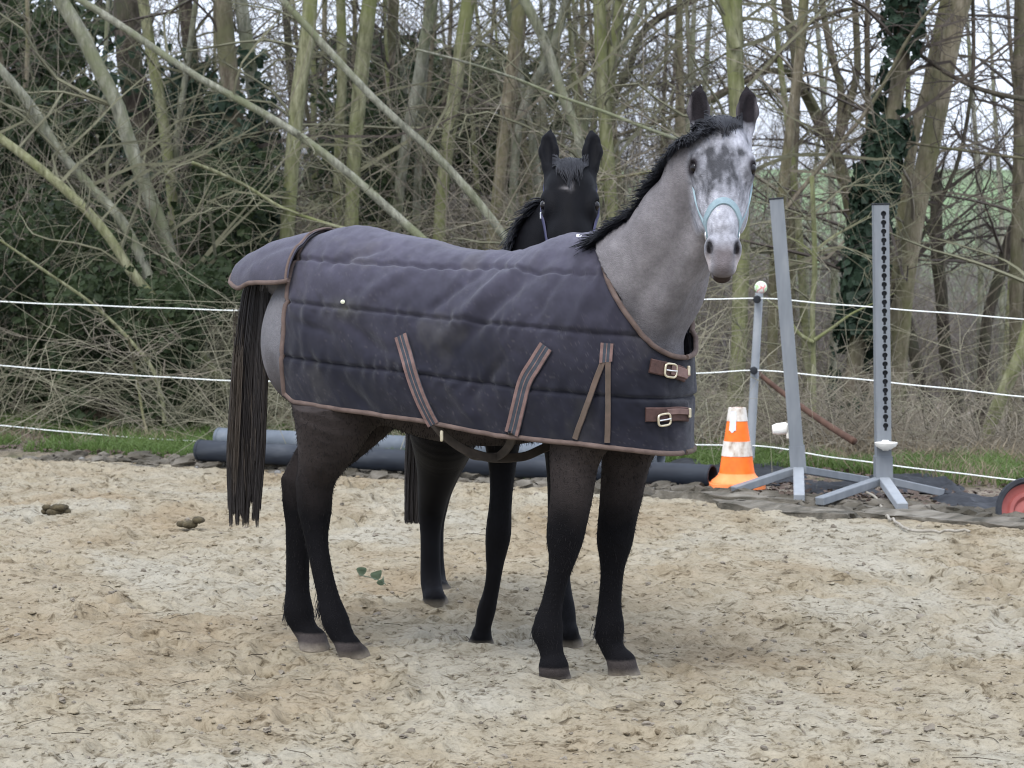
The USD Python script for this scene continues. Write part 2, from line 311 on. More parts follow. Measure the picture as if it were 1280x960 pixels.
def make_horse_one():
    b = Body(); fr = fr1; hb = Body()
    b.ell((.08, 0, 1.16), (.66, .255, .34), k=.08).ell((-.46, 0, 1.24), (.325, .235, .285), k=.08).ell((-.56, 0, 1.20), (.20, .19, .27), k=.08).cone((-.66, 0, 1.42), (-.86, 0, 1.38), .07, .035, k=.06)
    for s in (-1, 1):
        b.ell((.55, s * .10, 1.20), (.25, .13, .34), k=.08); b.ell((-.55, s * .11, 1.17), (.24, .12, .24), k=.07)
        b.ell((-.69, s * .075, 1.20), (.065, .075, .20), k=.06)
    b.ell((.72, 0, 1.13), (.19, .20, .23), k=.08).ell((.45, 0, 1.36), (.30, .11, .20), k=.08)
    legs = []
    for y, tr, toe in ((-.152, RF, (694, 853)), (.129, LF, (780, 845)), (-.052, RH, (443, 822)), (.075, LH, (394, 813))):
        P, Rr = leg(b, fr, y, tr); tp = P[-1]; g = fr.loc(gnd(toe[0], toe[1])); legs.append((P, Rr, g))
        b.cone(tp, (g[0], g[1], 0.0), Rr[-1] * .96, .060, k=.01)
    for tr, y, r in ((RF, -.152, .022), (LF, .129, .022)):
        p = fr.px(tr[5][0], tr[5][1] - 10, y); b.ell(p + np.array([.026, 0, 0]), (.030, .044, .046), k=.015)                 # front of the knee
        p = fr.px(tr[4][0], tr[5][1] - 6, y); b.ell(p + np.array([-.040, 0, 0]), (.018, .016, .022), k=.02)                 # back of the knee
        p = fr.px(tr[9][0], tr[9][1] + 4, y); b.ell(p + np.array([-.038, 0, -.008]), (.018, .024, .026), k=.02)              # fetlock tuft
    for u, v, y in ((372, 601, .075), (391, 603, -.075)):
        p = fr.px(u, v, y); b.cone(p + np.array([-.045, 0, .0]), p + np.array([.03 if y > 0 else -.01, 0, .13]), .019, .014, k=.03); b.cone(p + np.array([-.045, 0, 0]), p + np.array([-.030, 0, -.12]), .019, .018, k=.02)
    # neck, bent round towards the camera, and head
    poll = fr.px(905, 147, -.165)
    H = Head(fr, poll, (-.035, -.50, -.85), (1, -.05, -.06))
    c0, c1, c2, c3 = np.array([.60, 0, 1.30]), np.array([.80, -.03, 1.43]), np.array([.965, -.075, 1.62]), np.array([1.085, -.125, 1.81])
    w = fr.vec([.35, -.93, 0])
    b.cone(c0, c1, .235, .205, k=.08, w=w, q=.66).cone(c1, c2, .205, .158, k=.06, w=w, q=.62).cone(c2, c3, .158, .125, k=.05, w=w, q=.62).cone(c3, H.p(0, .06, -.12), .125, .085, k=.05, w=w, q=.75)
    b.cone(H.p(-.02, .26, -.22), (.80, -.07, 1.24), .060, .075, k=.035).cone(H.p(-.075, .12, -.17), (.66, -.16, 1.22), .042, .06, k=.035)
    build_head(b, H, ear_out=.006); build_head(hb, H, ear_out=.006)
    V, F = b.mesh(0.0062, clip=lambda q, d: np.maximum(d, -q[:, 2]))
    V = np.asarray(V); V = smooth_mesh(V, F, np.clip((hb.dist(V.astype(np.float32)) - .012) / .03, 0, 1) * np.clip(V[:, 2] / .05, 0, 1), 9); V = under_rug(V)
    # colours of the coat, by where a hair stands on the animal
    h = H.inv(V); at_, n_, t_ = h[:, 0], h[:, 2], h[:, 1]
    x, y, z = V.T
    nz = fbm(V * 9, 4, 3); nf = fbm(V * 34, 4, 5); ns = fbm(V * np.array([14, 14, 5]), 3, 9)
    neck = np.array([.152, .142, .146]); dark = np.array([.0040, .0038, .0046]); brown = np.array([.034, .028, .0265]); pale = np.array([.40, .40, .42])
    lerp = lambda a, b_, t: a + (b_ - a) * np.clip(t, 0, 1)[:, None]
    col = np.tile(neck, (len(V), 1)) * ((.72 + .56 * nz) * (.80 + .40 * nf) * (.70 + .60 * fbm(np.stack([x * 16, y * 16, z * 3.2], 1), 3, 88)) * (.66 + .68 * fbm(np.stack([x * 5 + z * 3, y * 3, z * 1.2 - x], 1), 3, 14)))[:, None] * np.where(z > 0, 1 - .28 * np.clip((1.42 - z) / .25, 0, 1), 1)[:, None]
    col = lerp(col, np.tile(brown, (len(V), 1)) * (.6 + .8 * ns)[:, None], (1.12 - z) / .18 + (nz - .5))
    col = lerp(col, np.tile(dark, (len(V), 1)) * (.7 + .7 * ns)[:, None], (.76 - z) / .22 + .6 * (nz - .5))
    but = np.clip((-.58 - x) / .06, 0, 1) * np.clip((z - 1.06 + .1 * (nz - .5)) / .12, 0, 1); col = lerp(col, np.tile([.135, .132, .140], (len(V), 1)) * (.7 + .6 * nz)[:, None], but)
    # head
    hm = np.clip(1.25 - (hb.dist(V.astype(np.float32)) / .016), 0, 1) * (np.abs(at_) < .2)
    hv = h * np.array([1, .55, 1]); nf2 = fbm(hv * 80, 4, 15); nz2 = fbm(hv * 24, 3, 25)
    g = .232 + .36 * (nf2 - .5) + .26 * (nz2 - .5)
    ws = fbm(np.stack([at_ * 38, t_ * 16, n_ * 20], 1), 4, 33); patch = 1.2 * np.exp(-((at_ + .004) / .060) ** 2 - ((t_ - .200) / .090) ** 4) * np.clip(1.5 * (ws - .10), 0, 1.0)
    patch += .75 * np.exp(-((np.abs(at_) - .058) / .028) ** 2 - ((t_ - .128) / .016) ** 2)
    patch += .45 * np.exp(-(at_ / .045) ** 2 - ((t_ - .08) / .03) ** 2) + .4 * np.exp(-((np.abs(at_) - .05) / .02) ** 2 - ((t_ - .27) / .05) ** 2) * nz2
    g = np.clip(g - .24 * np.clip(patch, 0, 1.1) * (.4 + 1.2 * nz2) + .10 * np.exp(-((t_ - .38) / .07) ** 2) + .08 * np.exp(-((t_ - .10) / .03) ** 2), .055, .52)
    hc = np.stack([g * .97, g * .97, g * 1.05], 1)
    mz = np.exp(-(at_ / .040) ** 4) * np.clip((t_ - .462) / .05, 0, 1); hc = lerp(hc, np.tile([.105, .088, .088], (len(V), 1)), mz * .9)
    rim = np.clip((t_ - .49) / .03, 0, 1) * np.clip((np.abs(at_) - .036) / .012, 0, 1); hc = lerp(hc, np.tile([.42, .37, .36], (len(V), 1)), rim * .85)
    chin = np.clip((t_ - .556) / .006, 0, 1) * np.clip((-.070 - n_) / .012, 0, 1); hc = lerp(hc, np.tile([.035, .025, .022], (len(V), 1)), chin)
    nos = np.zeros(len(V))
    for s in (-1, 1):
        nos = np.maximum(nos, np.exp(-(((at_ - s * .046) / .012) ** 2 + ((t_ - .490) / .027) ** 2 + ((n_ + .024) / .022) ** 2)) * 1.6)
        eye = np.exp(-(((at_ - s * .098) / .022) ** 2 + ((t_ - .168) / .030) ** 2 + ((n_ + .05) / .04) ** 2)); hc = lerp(hc, np.tile([.022, .019, .021], (len(V), 1)), eye * 1.9)
    hc = lerp(hc, np.tile([.012, .010, .010], (len(V), 1)), nos)
    col = lerp(col, hc, hm)
    ear = np.clip((.0 - t_) / .03, 0, 1) * (np.abs(at_) < .2) * (n_ > -.2)
    ev = fbm(V * 30, 3, 60); ec = np.tile([.011, .009, .010], (len(V), 1)) * (.5 + ev)[:, None]; gr = np.clip((np.abs(np.abs(at_) - .080) - .024) / .010, 0, 1) * (t_ < -.02) * (t_ > -.12)
    ec = lerp(ec, np.tile([.07, .062, .064], (len(V), 1)), gr); col = lerp(col, ec, ear)
    for P, Rr, gq in legs:                     # hooves, dusty below
        hz = np.clip((.085 - z) / .02, 0, 1); 
    hz = np.clip((.068 - z + .012 * (nz - .5)) / .006, 0, 1); col = lerp(col, np.tile([.045, .038, .036], (len(V), 1)), hz)
    col = lerp(col, np.tile([.30, .26, .205], (len(V), 1)), np.clip((.038 - z) / .034, 0, 1) * (.3 + .9 * nf) * .9)
    return b, (V, F), col, H, (c0, c1, c2, c3), hb

fr2 = Frame(-0.13, 11.70, 73.5)
B1 = [(628, 470, 95, -.14), (628, 530, 58, -.15), (628, 577, 36, -.15), (626, 627, 28, -.16), (624, 650, 31, -.165), (623, 668, 33, -.165), (620, 690, 27, -.165), (617, 722, 19, -.165), (612, 748, 20, -.165), (607, 766, 25, -.165), (604, 783, 18, -.165), (602, 793, 24, -.165)]
B2 = [(700, 470, 95, .14), (700, 530, 58, .15), (700, 577, 36, .155), (699, 627, 29, .155), (700, 650, 31, .155), (701, 668, 33, .155), (701, 690, 27, .155), (703, 722, 19, .155), (706, 748, 20, .155), (709, 766, 24, .155), (710, 780, 18, .155), (711, 790, 24, .155)]
B3 = [(562, 470, 130, -.09), (556, 530, 94, -.08), (552, 560, 72, -.06), (547, 590, 52, -.05), (541, 622, 38, -.04), (539, 640, 34, -.035), (538, 668, 25, -.035), (538, 695, 25, -.035), (538, 715, 25, -.035), (539, 730, 29, -.035), (541, 742, 24, -.035), (543, 748, 27, -.035)]
B4 = [(u + 5, v - (0 if v < 560 else 14 * (v - 560) / 190), w * .93, .12) for u, v, w, _ in B3]
def make_horse_two():
    b = Body(); fr = fr2
    b.ell((-.02, 0, 1.10), (.66, .26, .31), k=.08).ell((-.50, 0, 1.20), (.32, .23, .27), k=.08)
    for s in (-1, 1):
        b.ell((.48, s * .11, 1.14), (.24, .13, .32), k=.08); b.ell((-.55, s * .13, 1.06), (.22, .12, .30), k=.07)
    b.ell((.62, 0, 1.08), (.18, .20, .20), k=.08).ell((.40, 0, 1.30), (.30, .11, .18), k=.08)
    for tr, toe in ((B1, (601, 811)), (B2, (711, 809)), (B3, (544, 755)), (B4, (549, 741))):
        P, Rr = leg(b, fr, 0, tr); g = fr.loc(gnd(*toe))
        b.cone(P[-1], (g[0], g[1], 0.0), Rr[-1] * .96, .058, k=.01)
    poll = fr.px(711, 206, .0); dz = fr.px(711, 206, .0)
    P = fr.loc(at(713, 199, 10.98))
    H = Head(fr, P, (-.02, -.47, -.86), (1, -.03, -.02))
    c0, c1, c3 = np.array([.48, 0, 1.20]), np.array([.60, .05, 1.36]), H.p(0, .10, -.20); c2 = (c1 + c3) / 2 + np.array([-.02, 0, .02])
    b.cone(c0, c1, .21, .17, k=.08).cone(c1, c2, .17, .125, k=.05).cone(c2, c3, .125, .095, k=.05).cone(c3, H.p(0, .06, -.12), .095, .080, k=.05)
    hb = Body(); build_head(b, H, ear_out=.004); build_head(hb, H, ear_out=.004)
    V, F = b.mesh(0.0078, clip=lambda q, d: np.maximum(d, -q[:, 2]))
    V = smooth_mesh(np.asarray(V), F, np.clip((hb.dist(np.asarray(V, np.float32)) - .012) / .03, 0, 1) * np.clip(np.asarray(V)[:, 2] / .05, 0, 1), 16)
    h = H.inv(V); nz = fbm(V * 12, 4, 8)
    col = np.tile([.0026, .0026, .0036], (len(V), 1)) * (.6 + .9 * nz)[:, None]
    lerp = lambda a, b_, t: a + (b_ - a) * np.clip(t, 0, 1)[:, None]
    star = np.exp(-(np.abs(h[:, 0] - .004) / .008) ** 2 - ((h[:, 1] - .115) / .020) ** 2) + .75 * np.exp(-((h[:, 0] + .014) / .018) ** 2 - ((h[:, 1] - .132 - .2 * h[:, 0]) / .006) ** 2)
    col = lerp(col, np.tile([.45, .42, .42], (len(V), 1)), .3 * star * (h[:, 2] > -.06) * (.5 + nz) * (h[:, 1] > 0))
    col = lerp(col, np.tile([.30, .26, .205], (len(V), 1)), np.clip((.045 - V[:, 2]) / .05, 0, 1) * .8)
    return b, (V, F), col, H, (c0, c1, c2, c3), hb
# ------------------------------------------------------------------ near horse
coat_mat('grey_coat', amount=.22, scale=90, rough=.8, bump=.8, spec=.08, fine=240)
coat_mat('black_coat', amount=.3, scale=40, rough=.65, bump=.5, spec=.10, fine=300)
coat_mat('rug_cloth', amount=.16, scale=38, rough=.82, bump=.35, spec=.18, sheen=.12, fine=900)
flat('eye_dark', (.004, .003, .003), rough=.12, spec=.28)
mat('mane_hair', [(.3, (.006, .006, .008)), (.7, (.018, .0185, .022))], scale=6, rough=.55, spec=.25)
mat('leg_hair', [(.3, (.004, .004, .0045)), (.7, (.012, .0105, .010))], scale=8, rough=.7, spec=.15)
mat('tail_hair', [(.35, (.012, .010, .010)), (.65, (.026, .021, .018))], scale=9, rough=.5, spec=.35, stretch=(1, 1, .12))
mat('tail_hair_brown', [(.3, (.022, .017, .013)), (.7, (.062, .047, .033))], scale=9, rough=.55, spec=.3, stretch=(1, 1, .12))
mat('halter_blue', [(.3, (.17, .235, .26)), (.7, (.25, .33, .355))], scale=30, rough=.7, bump=.3, bump_scale=400)
mat('halter_violet', [(.3, (.022, .022, .055)), (.7, (.038, .038, .085))], scale=30, rough=.6)
mat('rug_binding', [(.3, (.070, .048, .040)), (.7, (.130, .093, .078))], scale=20, rough=.85, bump=.3, bump_scale=300)
mat('rug_binding_dirty', [(.3, (.06, .048, .036)), (.7, (.12, .085, .066))], scale=14, rough=.9, bump=.3, bump_scale=300)
mat('strap_web', [(.3, (.028, .033, .042)), (.7, (.045, .052, .062))], scale=40, rough=.85, bump=.3, bump_scale=500)
mat('strap_stripe', [(.3, (.11, .070, .062)), (.7, (.19, .12, .105))], scale=40, rough=.85, bump=.3, bump_scale=500)
mat('strap_brown', [(.3, (.040, .021, .018)), (.7, (.085, .046, .038))], scale=30, rough=.75, bump=.3, bump_scale=300)
mat('brass', [(.3, (.42, .36, .24)), (.7, (.62, .56, .42))], scale=40, rough=.35, metal=.8)
mat('steel', [(.3, (.55, .55, .55)), (.7, (.75, .75, .75))], scale=40, rough=.3, metal=.8)
mat('belly_web', [(.3, (.022, .018, .014)), (.7, (.055, .044, .035))], scale=20, rough=.9)
flat('bird_lime', (.55, .56, .42), rough=.8); flat('white_tab', (.8, .8, .8))

B_1, m1, col1, H1, crest1, HB1 = make_horse_one()
horse1 = thing('horse', 'dappled grey horse wearing a dark quilted rug, head turned to the camera', 'horse', fr1.O, -fr1.deg)
obj('body', m1, 'grey_coat', horse1, smooth=True, colors=col1)
def eyes(H, parent):
    for s in (-1, 1):
        e = trimesh.creation.icosphere(3); e.apply_scale([.0165, .019, .0175])
        obj('eye', place(e, H.R(), H.p(s * .0945, .170, -.047)), 'eye_dark', parent, smooth=True)
eyes(H1, horse1)
def skin(B, o, d, r1=.32):                    # where the outward ray from o leaves the animal
    r = np.linspace(0, r1, 130); q = np.asarray(o) + r[:, None] * np.asarray(d); dd = B.dist(q.astype(np.float32)); i = np.nonzero(dd < 0)[0]
    return q[i[-1]] if len(i) else q[0]
def ribbon(pts, out, w, th=.003, along=None):  # a strap: centre line, outward normals, width
    pts, out = np.asarray(pts, float), np.asarray(out, float); t = np.gradient(pts, axis=0); t /= np.linalg.norm(t, axis=1, keepdims=True)
    out = out / np.linalg.norm(out, axis=1, keepdims=True); s = np.cross(t, out); s /= np.linalg.norm(s, axis=1, keepdims=True); n = np.cross(s, t)
    w = np.broadcast_to(w, len(pts))[:, None] / 2
    c = np.stack([pts - s * w, pts - s * w * .85 + n * th, pts + s * w * .85 + n * th, pts + s * w, pts + s * w - n * th, pts - s * w - n * th], 1)
    k = 6; v = c.reshape(-1, 3); i = np.arange(len(pts) - 1)[:, None] * k; j = np.arange(k)[None]; jj = (j + 1) % k
    return v, np.stack([i + j, i + k + j, i + k + jj, i + jj], -1).reshape(-1, 4)
def head_strap(B, H, stops, w, mt, parent, name, n=40, lift=.004, c0=-.085):
    """stops: (t down the face, angle round the head: 0 = front)"""
    st = spline([(a, b, 0) for a, b in stops], n); pts, out = [], []
    for t, th, _ in st:
        d = H.R() @ np.array([math.sin(math.radians(th)), 0, math.cos(math.radians(th))]); o = H.p(0, t, c0)
        pts.append(skin(B, o, d) + lift * d); out.append(d)
    pts = np.array(pts); pts[1:-1] = (pts[:-2] + 2 * pts[1:-1] + pts[2:]) / 4
    return obj(name, ribbon(pts, out, w), mt, parent, smooth=40)
hal = UsdGeom.Xform.Define(stage, str(horse1.GetPath()) + '/halter').GetPrim()
head_strap(HB1, H1, [(.440, -150), (.41, -100), (.365, -55), (.328, 0), (.365, 55), (.41, 100), (.440, 150)], .026, 'halter_blue', hal, 'noseband', 60)
for s in (-1, 1):
    head_strap(HB1, H1, [(.405, s * 100), (.33, s * 96), (.26, s * 97), (.20, s * 106), (.12, s * 122), (.03, s * 120)], .022, 'halter_blue', hal, 'cheek_strap', 40)
    tq = trimesh.creation.torus(.014, .0025, major_sections=20, minor_sections=8); d = H1.R() @ np.array([s * .98, 0, -.17]); q = skin(HB1, H1.p(0, .405, -.085), d) + .008 * d
    z = d / np.linalg.norm(d); x = np.cross(z, [0, 0, 1.]); x /= np.linalg.norm(x); obj('ring', place(tq, np.stack([x, np.cross(z, x), z], 1), q), 'steel', hal, smooth=True)
# mane along the crest, forelock, tail
def skin_grid(B, O, D, r1=.34, m=70):         # the same for arrays of rays
    O, D = np.broadcast_arrays(np.asarray(O, float), np.asarray(D, float)); sh = O.shape; O, D = O.reshape(-1, 3), D.reshape(-1, 3); r = np.linspace(0, r1, m)
    dd = B.dist((O[:, None] + r[None, :, None] * D[:, None]).reshape(-1, 3)).reshape(-1, m); neg = dd < 0
    i = np.where(neg.any(1), m - 1 - np.argmax(neg[:, ::-1], 1), 0); k = np.minimum(i + 1, m - 1); a, b = dd[np.arange(len(i)), i], dd[np.arange(len(i)), k]
    t = np.where((a < 0) & (b > 0), a / np.where(a - b == 0, 1, a - b), 0); rr = (i + t) * r1 / (m - 1)
    return (O + rr[:, None] * D).reshape(sh)
def bil(Gd, a, b):                            # reads a grid of points at fractional rows and columns
    a = np.clip(a, 0, Gd.shape[0] - 1.001); b = np.clip(b, 0, Gd.shape[1] - 1.001); i, j = a.astype(int), b.astype(int); fa, fb = (a - i)[:, None], (b - j)[:, None]
    return (Gd[i, j] * (1 - fa) + Gd[i + 1, j] * fa) * (1 - fb) + (Gd[i, j + 1] * (1 - fa) + Gd[i + 1, j + 1] * fa) * fb
def mane(B, H, cr, side, n, length, lean, seed, spread=.10, back=.25, rise=.6, drop=.5):
    g = np.random.default_rng(seed); path = spline([*cr, H.p(0, .01, -.10)], 80); T = np.gradient(path, axis=0); T /= np.linalg.norm(T, axis=1, keepdims=True)
    lat = np.cross([0, 0, 1.], T); lat /= np.linalg.norm(lat, axis=1, keepdims=True); up = np.cross(T, lat); an = np.linspace(-.35, .35, 15)
    D = up[:, None] * np.cos(an)[None, :, None] + lat[:, None] * np.sin(an)[None, :, None]; Gd = skin_grid(B, path[:, None], D)
    t = g.uniform(0, 79, n); a = np.clip(g.normal(0, spread, n), -.34, .34); root = bil(Gd, t, (a + .35) / .05); d = bil(D, t, (a + .35) / .05); root = root - .008 * d
    j = t.astype(int); lt, TT = lat[j], T[j]; clump = np.sin(t * 2.3 + 2 * np.sin(t * .7)) * .10
    L = (length * g.uniform(.65, 1.12, n) * (1.30 - .5 * t / 79))[:, None]; v = d * rise + np.array([.30, 0, .12]) + lt * (side * (lean + g.normal(0, .20, n)) + clump)[:, None] - TT * (back + g.normal(0, .12, n) + clump)[:, None] + g.normal(0, .07, (n, 3)); v /= np.linalg.norm(v, axis=1, keepdims=True)
    s = np.linspace(0, 1, 6)[None, :, None]
    return root[:, None] + (v * L)[:, None] * s - np.array([0, 0, drop]) * L[:, None] * s ** 2 + (lt * side * .02)[:, None] * s ** 2
def keep(st, f): return st[[bool(f(s)) for s in st]]
mn = np.concatenate([mane(B_1, H1, crest1, -1, 5200, .046, .40, 3, .09, .0), mane(B_1, H1, crest1, -1, 6500, .120, 1.0, 4, .13, -.05, .22, .28)]); mn = keep(mn, lambda s: s[0][0] > .615)
hair('mane', mn, (.0042, .0016), 'mane_hair', horse1)
def forelock(B, H, n, seed, L=.11, spread=.040, t0=-.005):
    g = np.random.default_rng(seed); A = np.linspace(-.09, .09, 31); TT = np.linspace(-.05, .2, 36); nn = H.R() @ np.array([0, 0, 1.])
    Gd = skin_grid(B, np.array([[H.p(a, t, -.12) for t in TT] for a in A]), np.broadcast_to(nn, (31, 36, 3)), .2)
    a = np.clip(g.normal(0, spread * .75, n), -spread * 1.25, spread * 1.25); t = t0 + g.normal(0, .014, n); l = L * g.uniform(.4, 1.1, n) * np.maximum(.35, 1 - (a / (spread * 1.5)) ** 2); out = []
    for s in np.linspace(0, 1, 7):
        q = bil(Gd, (a * (1 - .35 * s) + .012 * np.sin(4 * s + a * 90) * s + .09) / .006, (t + l * s + .05) / (.25 / 35)); out.append(q + nn * (.009 + .014 * math.sin(3 * s)))
    return np.stack(out, 1)
hair('forelock', forelock(B_1, H1, 700, 5, L=.085, spread=.052, t0=-.02), (.0042, .0016), 'mane_hair', horse1)
def tail(fr, n, left, right, bot, seed, y0=0.0, sub=None):
    """left, right: photo u of the tail's edges at heights v; strands hang between them"""
    g = np.random.default_rng(seed); vs = np.array([a for a, _ in left], float); L = np.array([b for _, b in left], float); Rr = np.array([b for _, b in right], float); out = []
    cents = np.sort(g.uniform(0, 1, 24))
    for _ in range(n):
        f = g.uniform(0, 1) if sub is None else g.uniform(*sub); cf = cents[np.argmin(np.abs(cents - f))]
        end = bot - 30 * (.5 + .5 * math.sin(cf * 57 + 1)) - min(g.exponential(42), 170); dep = g.normal(0, .022); ph = g.uniform(0, 6); aw = 1.0 + 1.4 * g.uniform(0, 1); pts = []
        v0 = vs[0] + (0 if sub is None else abs(g.normal(0, 70)))
        for v in np.linspace(min(v0, end - 40), end, 12):
            k = (v - vs[0]) / (bot - vs[0]); ff = f + (cf - f) * .75 * max(0, k - .4); u = np.interp(v, vs, L) * (1 - ff) + np.interp(v, vs, Rr) * ff + aw * math.sin(ph + 6 * k + cf * 20) * k
            pts.append(fr.px(u, v, y0 + dep * (.5 + .8 * k)))
        out.append(pts)
    return np.array(out)
lf = [(338, 312), (370, 302), (450, 291), (560, 284), (655, 286)]; rg = [(338, 338), (370, 338), (450, 335), (560, 331), (655, 323)]
hair('tail', tail(fr1, 7500, lf, rg, 660, 11), (.0030, .0008), 'tail_hair', horse1)
hair('tail_hair', tail(fr1, 420, [(430, 292), (560, 285), (640, 284)], [(430, 335), (560, 331), (640, 329)], 625, 12, y0=-.045, sub=(.0, .30)), (.0024, .0008), 'tail_hair_brown', horse1, label='brown sun-bleached strands at the back of the tail')
hair('tail_hair', tail(fr1, 28, [(540, 284), (590, 284), (640, 284)], [(540, 330), (590, 330), (640, 329)], 628, 13, y0=-.05, sub=(.45, .98)), (.0024, .0008), 'tail_hair_brown', horse1)

g = np.random.default_rng(31)
for tr, y in ((RF, -.152), (LF, .129), (RH, -.052), (LH, .075)):
    fh = []
    for _ in range(130):
        u, v = tr[-4][0], tr[-4][1] - 4 + g.normal(0, 5); p = fr1.px(u, v, y) + np.array([-.032 + g.normal(0, .006), g.normal(0, .016), 0]); L = g.uniform(.018, .042); q = np.linspace(0, 1, 4)[:, None]; fh.append(p + np.array([-.35, g.normal(0, .25), -.9]) * L * q - np.array([0, 0, .4]) * L * q ** 2)
    hair('fetlock_hair', np.array(fh), (.003, .001), 'mane_hair', horse1)
lv, lf_ = m1; lv = np.asarray(lv); nrm = meshkit.arrays(m1, True)[2]; k = np.nonzero((lv[:, 2] > .09) & (lv[:, 2] < 1.0))[0]; k = g.choice(k, 9000); q = np.linspace(0, 1, 3)[None, :, None]
d = nrm[k] * .45 + np.array([0, 0, -.8]) + g.normal(0, .22, (9000, 3)); hair('leg_hair', lv[k][:, None] + d[:, None] * (g.uniform(.004, .011, 9000))[:, None, None] * q, (.0018, .0006), 'leg_hair', horse1, kind='stuff')
# ------------------------------------------------------------------ the rug
FOLDS = [((640, 322), (548, 430), .020, .035), ((668, 318), (570, 440), -.013, .03), ((395, 330), (470, 303), -.012, .014), ((500, 330), (440, 385), .010, .03), ((420, 395), (500, 455), -.012, .025), ((470, 440), (555, 470), .008, .02),
         ((735, 330), (712, 430), .007, .022), ((690, 340), (660, 420), -.007, .02), ((770, 345), (745, 420), .006, .02), ((560, 470), (600, 530), .008, .025), ((420, 470), (470, 520), -.009, .025), ((380, 350), (375, 430), .006, .02), ((640, 440), (585, 505), -.008, .02),
         ((800, 440), (850, 470), -.008, .018), ((790, 500), (840, 540), .009, .02), ((745, 470), (735, 545), -.010, .02), ((360, 400), (420, 420), -.007, .015), ((590, 330), (520, 400), -.010, .02)]
FL = [(fr1.px(a[0], a[1], -.29)[[0, 2]], fr1.px(b[0], b[1], -.29)[[0, 2]], d, w) for a, b, d, w in FOLDS]
def rug_disp(p, side):
    x, y, z = p[..., 0], p[..., 1], p[..., 2]; T = fT(x)
    d = np.zeros(x.shape); wob = .012 * (fbm(np.stack([x * 3, y * 0, z * 2], -1), 2, 4) - .5)
    for a, sl in ((1.085, -.075), (1.295, -.065), (1.475, -.03)):
        l = z - (a + sl * (x - .1) + wob); d += -.0125 * np.exp(-(l / .007) ** 2) + .004 * np.exp(-(l / .035) ** 2) * np.sin(x * 95 + 7 * noise(np.stack([x * 9, z * 9, y * 0], -1), 2))
    fade = np.clip((T - z) / .10, 0, 1)
    for a, b, dd, w in FL:
        ab = b - a; t = np.clip(((x - a[0]) * ab[0] + (z - a[1]) * ab[1]) / (ab @ ab), 0, 1); q = np.hypot(x - a[0] - t * ab[0], z - a[1] - t * ab[1])
        d += 1.45 * (dd if side < 0 else -.6 * dd) * np.exp(-(q / w) ** 2) * np.sin(np.pi * np.clip(t * .9 + .05, 0, 1)) * fade
    rr = np.stack([x * 5 + z * 4, z * 2.2 - x * 1.2, y * 2], -1); d += .026 * (fbm(rr, 4, 21) - .5) + .017 * (fbm(np.stack([x * 16 + z * 9, z * 8 - x * 3, y * 9], -1), 3, 31) - .5)
    return d
def rug_side(side, ns=300, nv=130):
    t = np.r_[0, np.cumsum(np.hypot(np.diff(PX), np.diff(PW)))]; ss = np.linspace(0, t[-1], ns)
    from scipy.interpolate import PchipInterpolator
    X = PchipInterpolator(t, PX)(ss); W = PchipInterpolator(t, PW)(ss); G = np.zeros((ns, nv, 3))
    for i in range(ns):
        x, w = X[i], W[i]; T, B = fT(x), fB(x); zc = T - .37; e = np.interp(x, [-.6, .1, .45, .7, .9], [1.0, 1.0, 1.32, 1.30, 1.0])
        if x < .61: ph = np.linspace(0, np.pi / 2, 60)
        else: ph = np.linspace(math.acos(np.clip((min(fN(x), T) - zc) / (T - zc), -1, 1)), np.pi / 2, 60) if fN(x) > zc else np.array([np.pi / 2])
        y, z = w * np.sin(ph) ** e, zc + (T - zc) * np.cos(ph)
        if fN(x) <= zc and x >= .61: y, z = np.array([w]), np.array([fN(x)])
        zz = np.linspace(z[-1], B, 40)[1:]; k = (z[-1] - zz) / max(z[-1] - B, 1e-6)
        y, z = np.r_[y, w * (1 - .07 * k ** 1.5) + .012 * np.sin(k * 3) * (w > .1)], np.r_[z, zz]
        a = np.r_[0, np.cumsum(np.hypot(np.diff(y), np.diff(z)))]; f = np.linspace(0, a[-1], nv)
        G[i, :, 0] = x; G[i, :, 1] = side * np.interp(f, a, y); G[i, :, 2] = np.interp(f, a, z)
    dx, dv = np.gradient(G, axis=0), np.gradient(G, axis=1); n = np.cross(dx, dv) * side; n /= np.linalg.norm(n, axis=2, keepdims=True) + 1e-12
    n[:, 0][X < .61] = [0, 0, 1]; n[-1] = [1, 0, 0]
    if n[ns // 3, nv // 2, 1] * side < 0: n = -n
    n[:, 0][X < .61] = [0, 0, 1]; n[-1] = [1, 0, 0]
    P = G + n * rug_disp(G, side)[..., None]
    P[..., 1][G[..., 1] == 0] = 0
    return P, n
def grid_faces(ns, nv, flip=False):
    i = np.arange(ns - 1)[:, None] * nv; j = np.arange(nv - 1)[None]; f = np.stack([i + j, i + j + 1, i + nv + j + 1, i + nv + j], -1).reshape(-1, 4)
    return f[:, ::-1] if flip else f
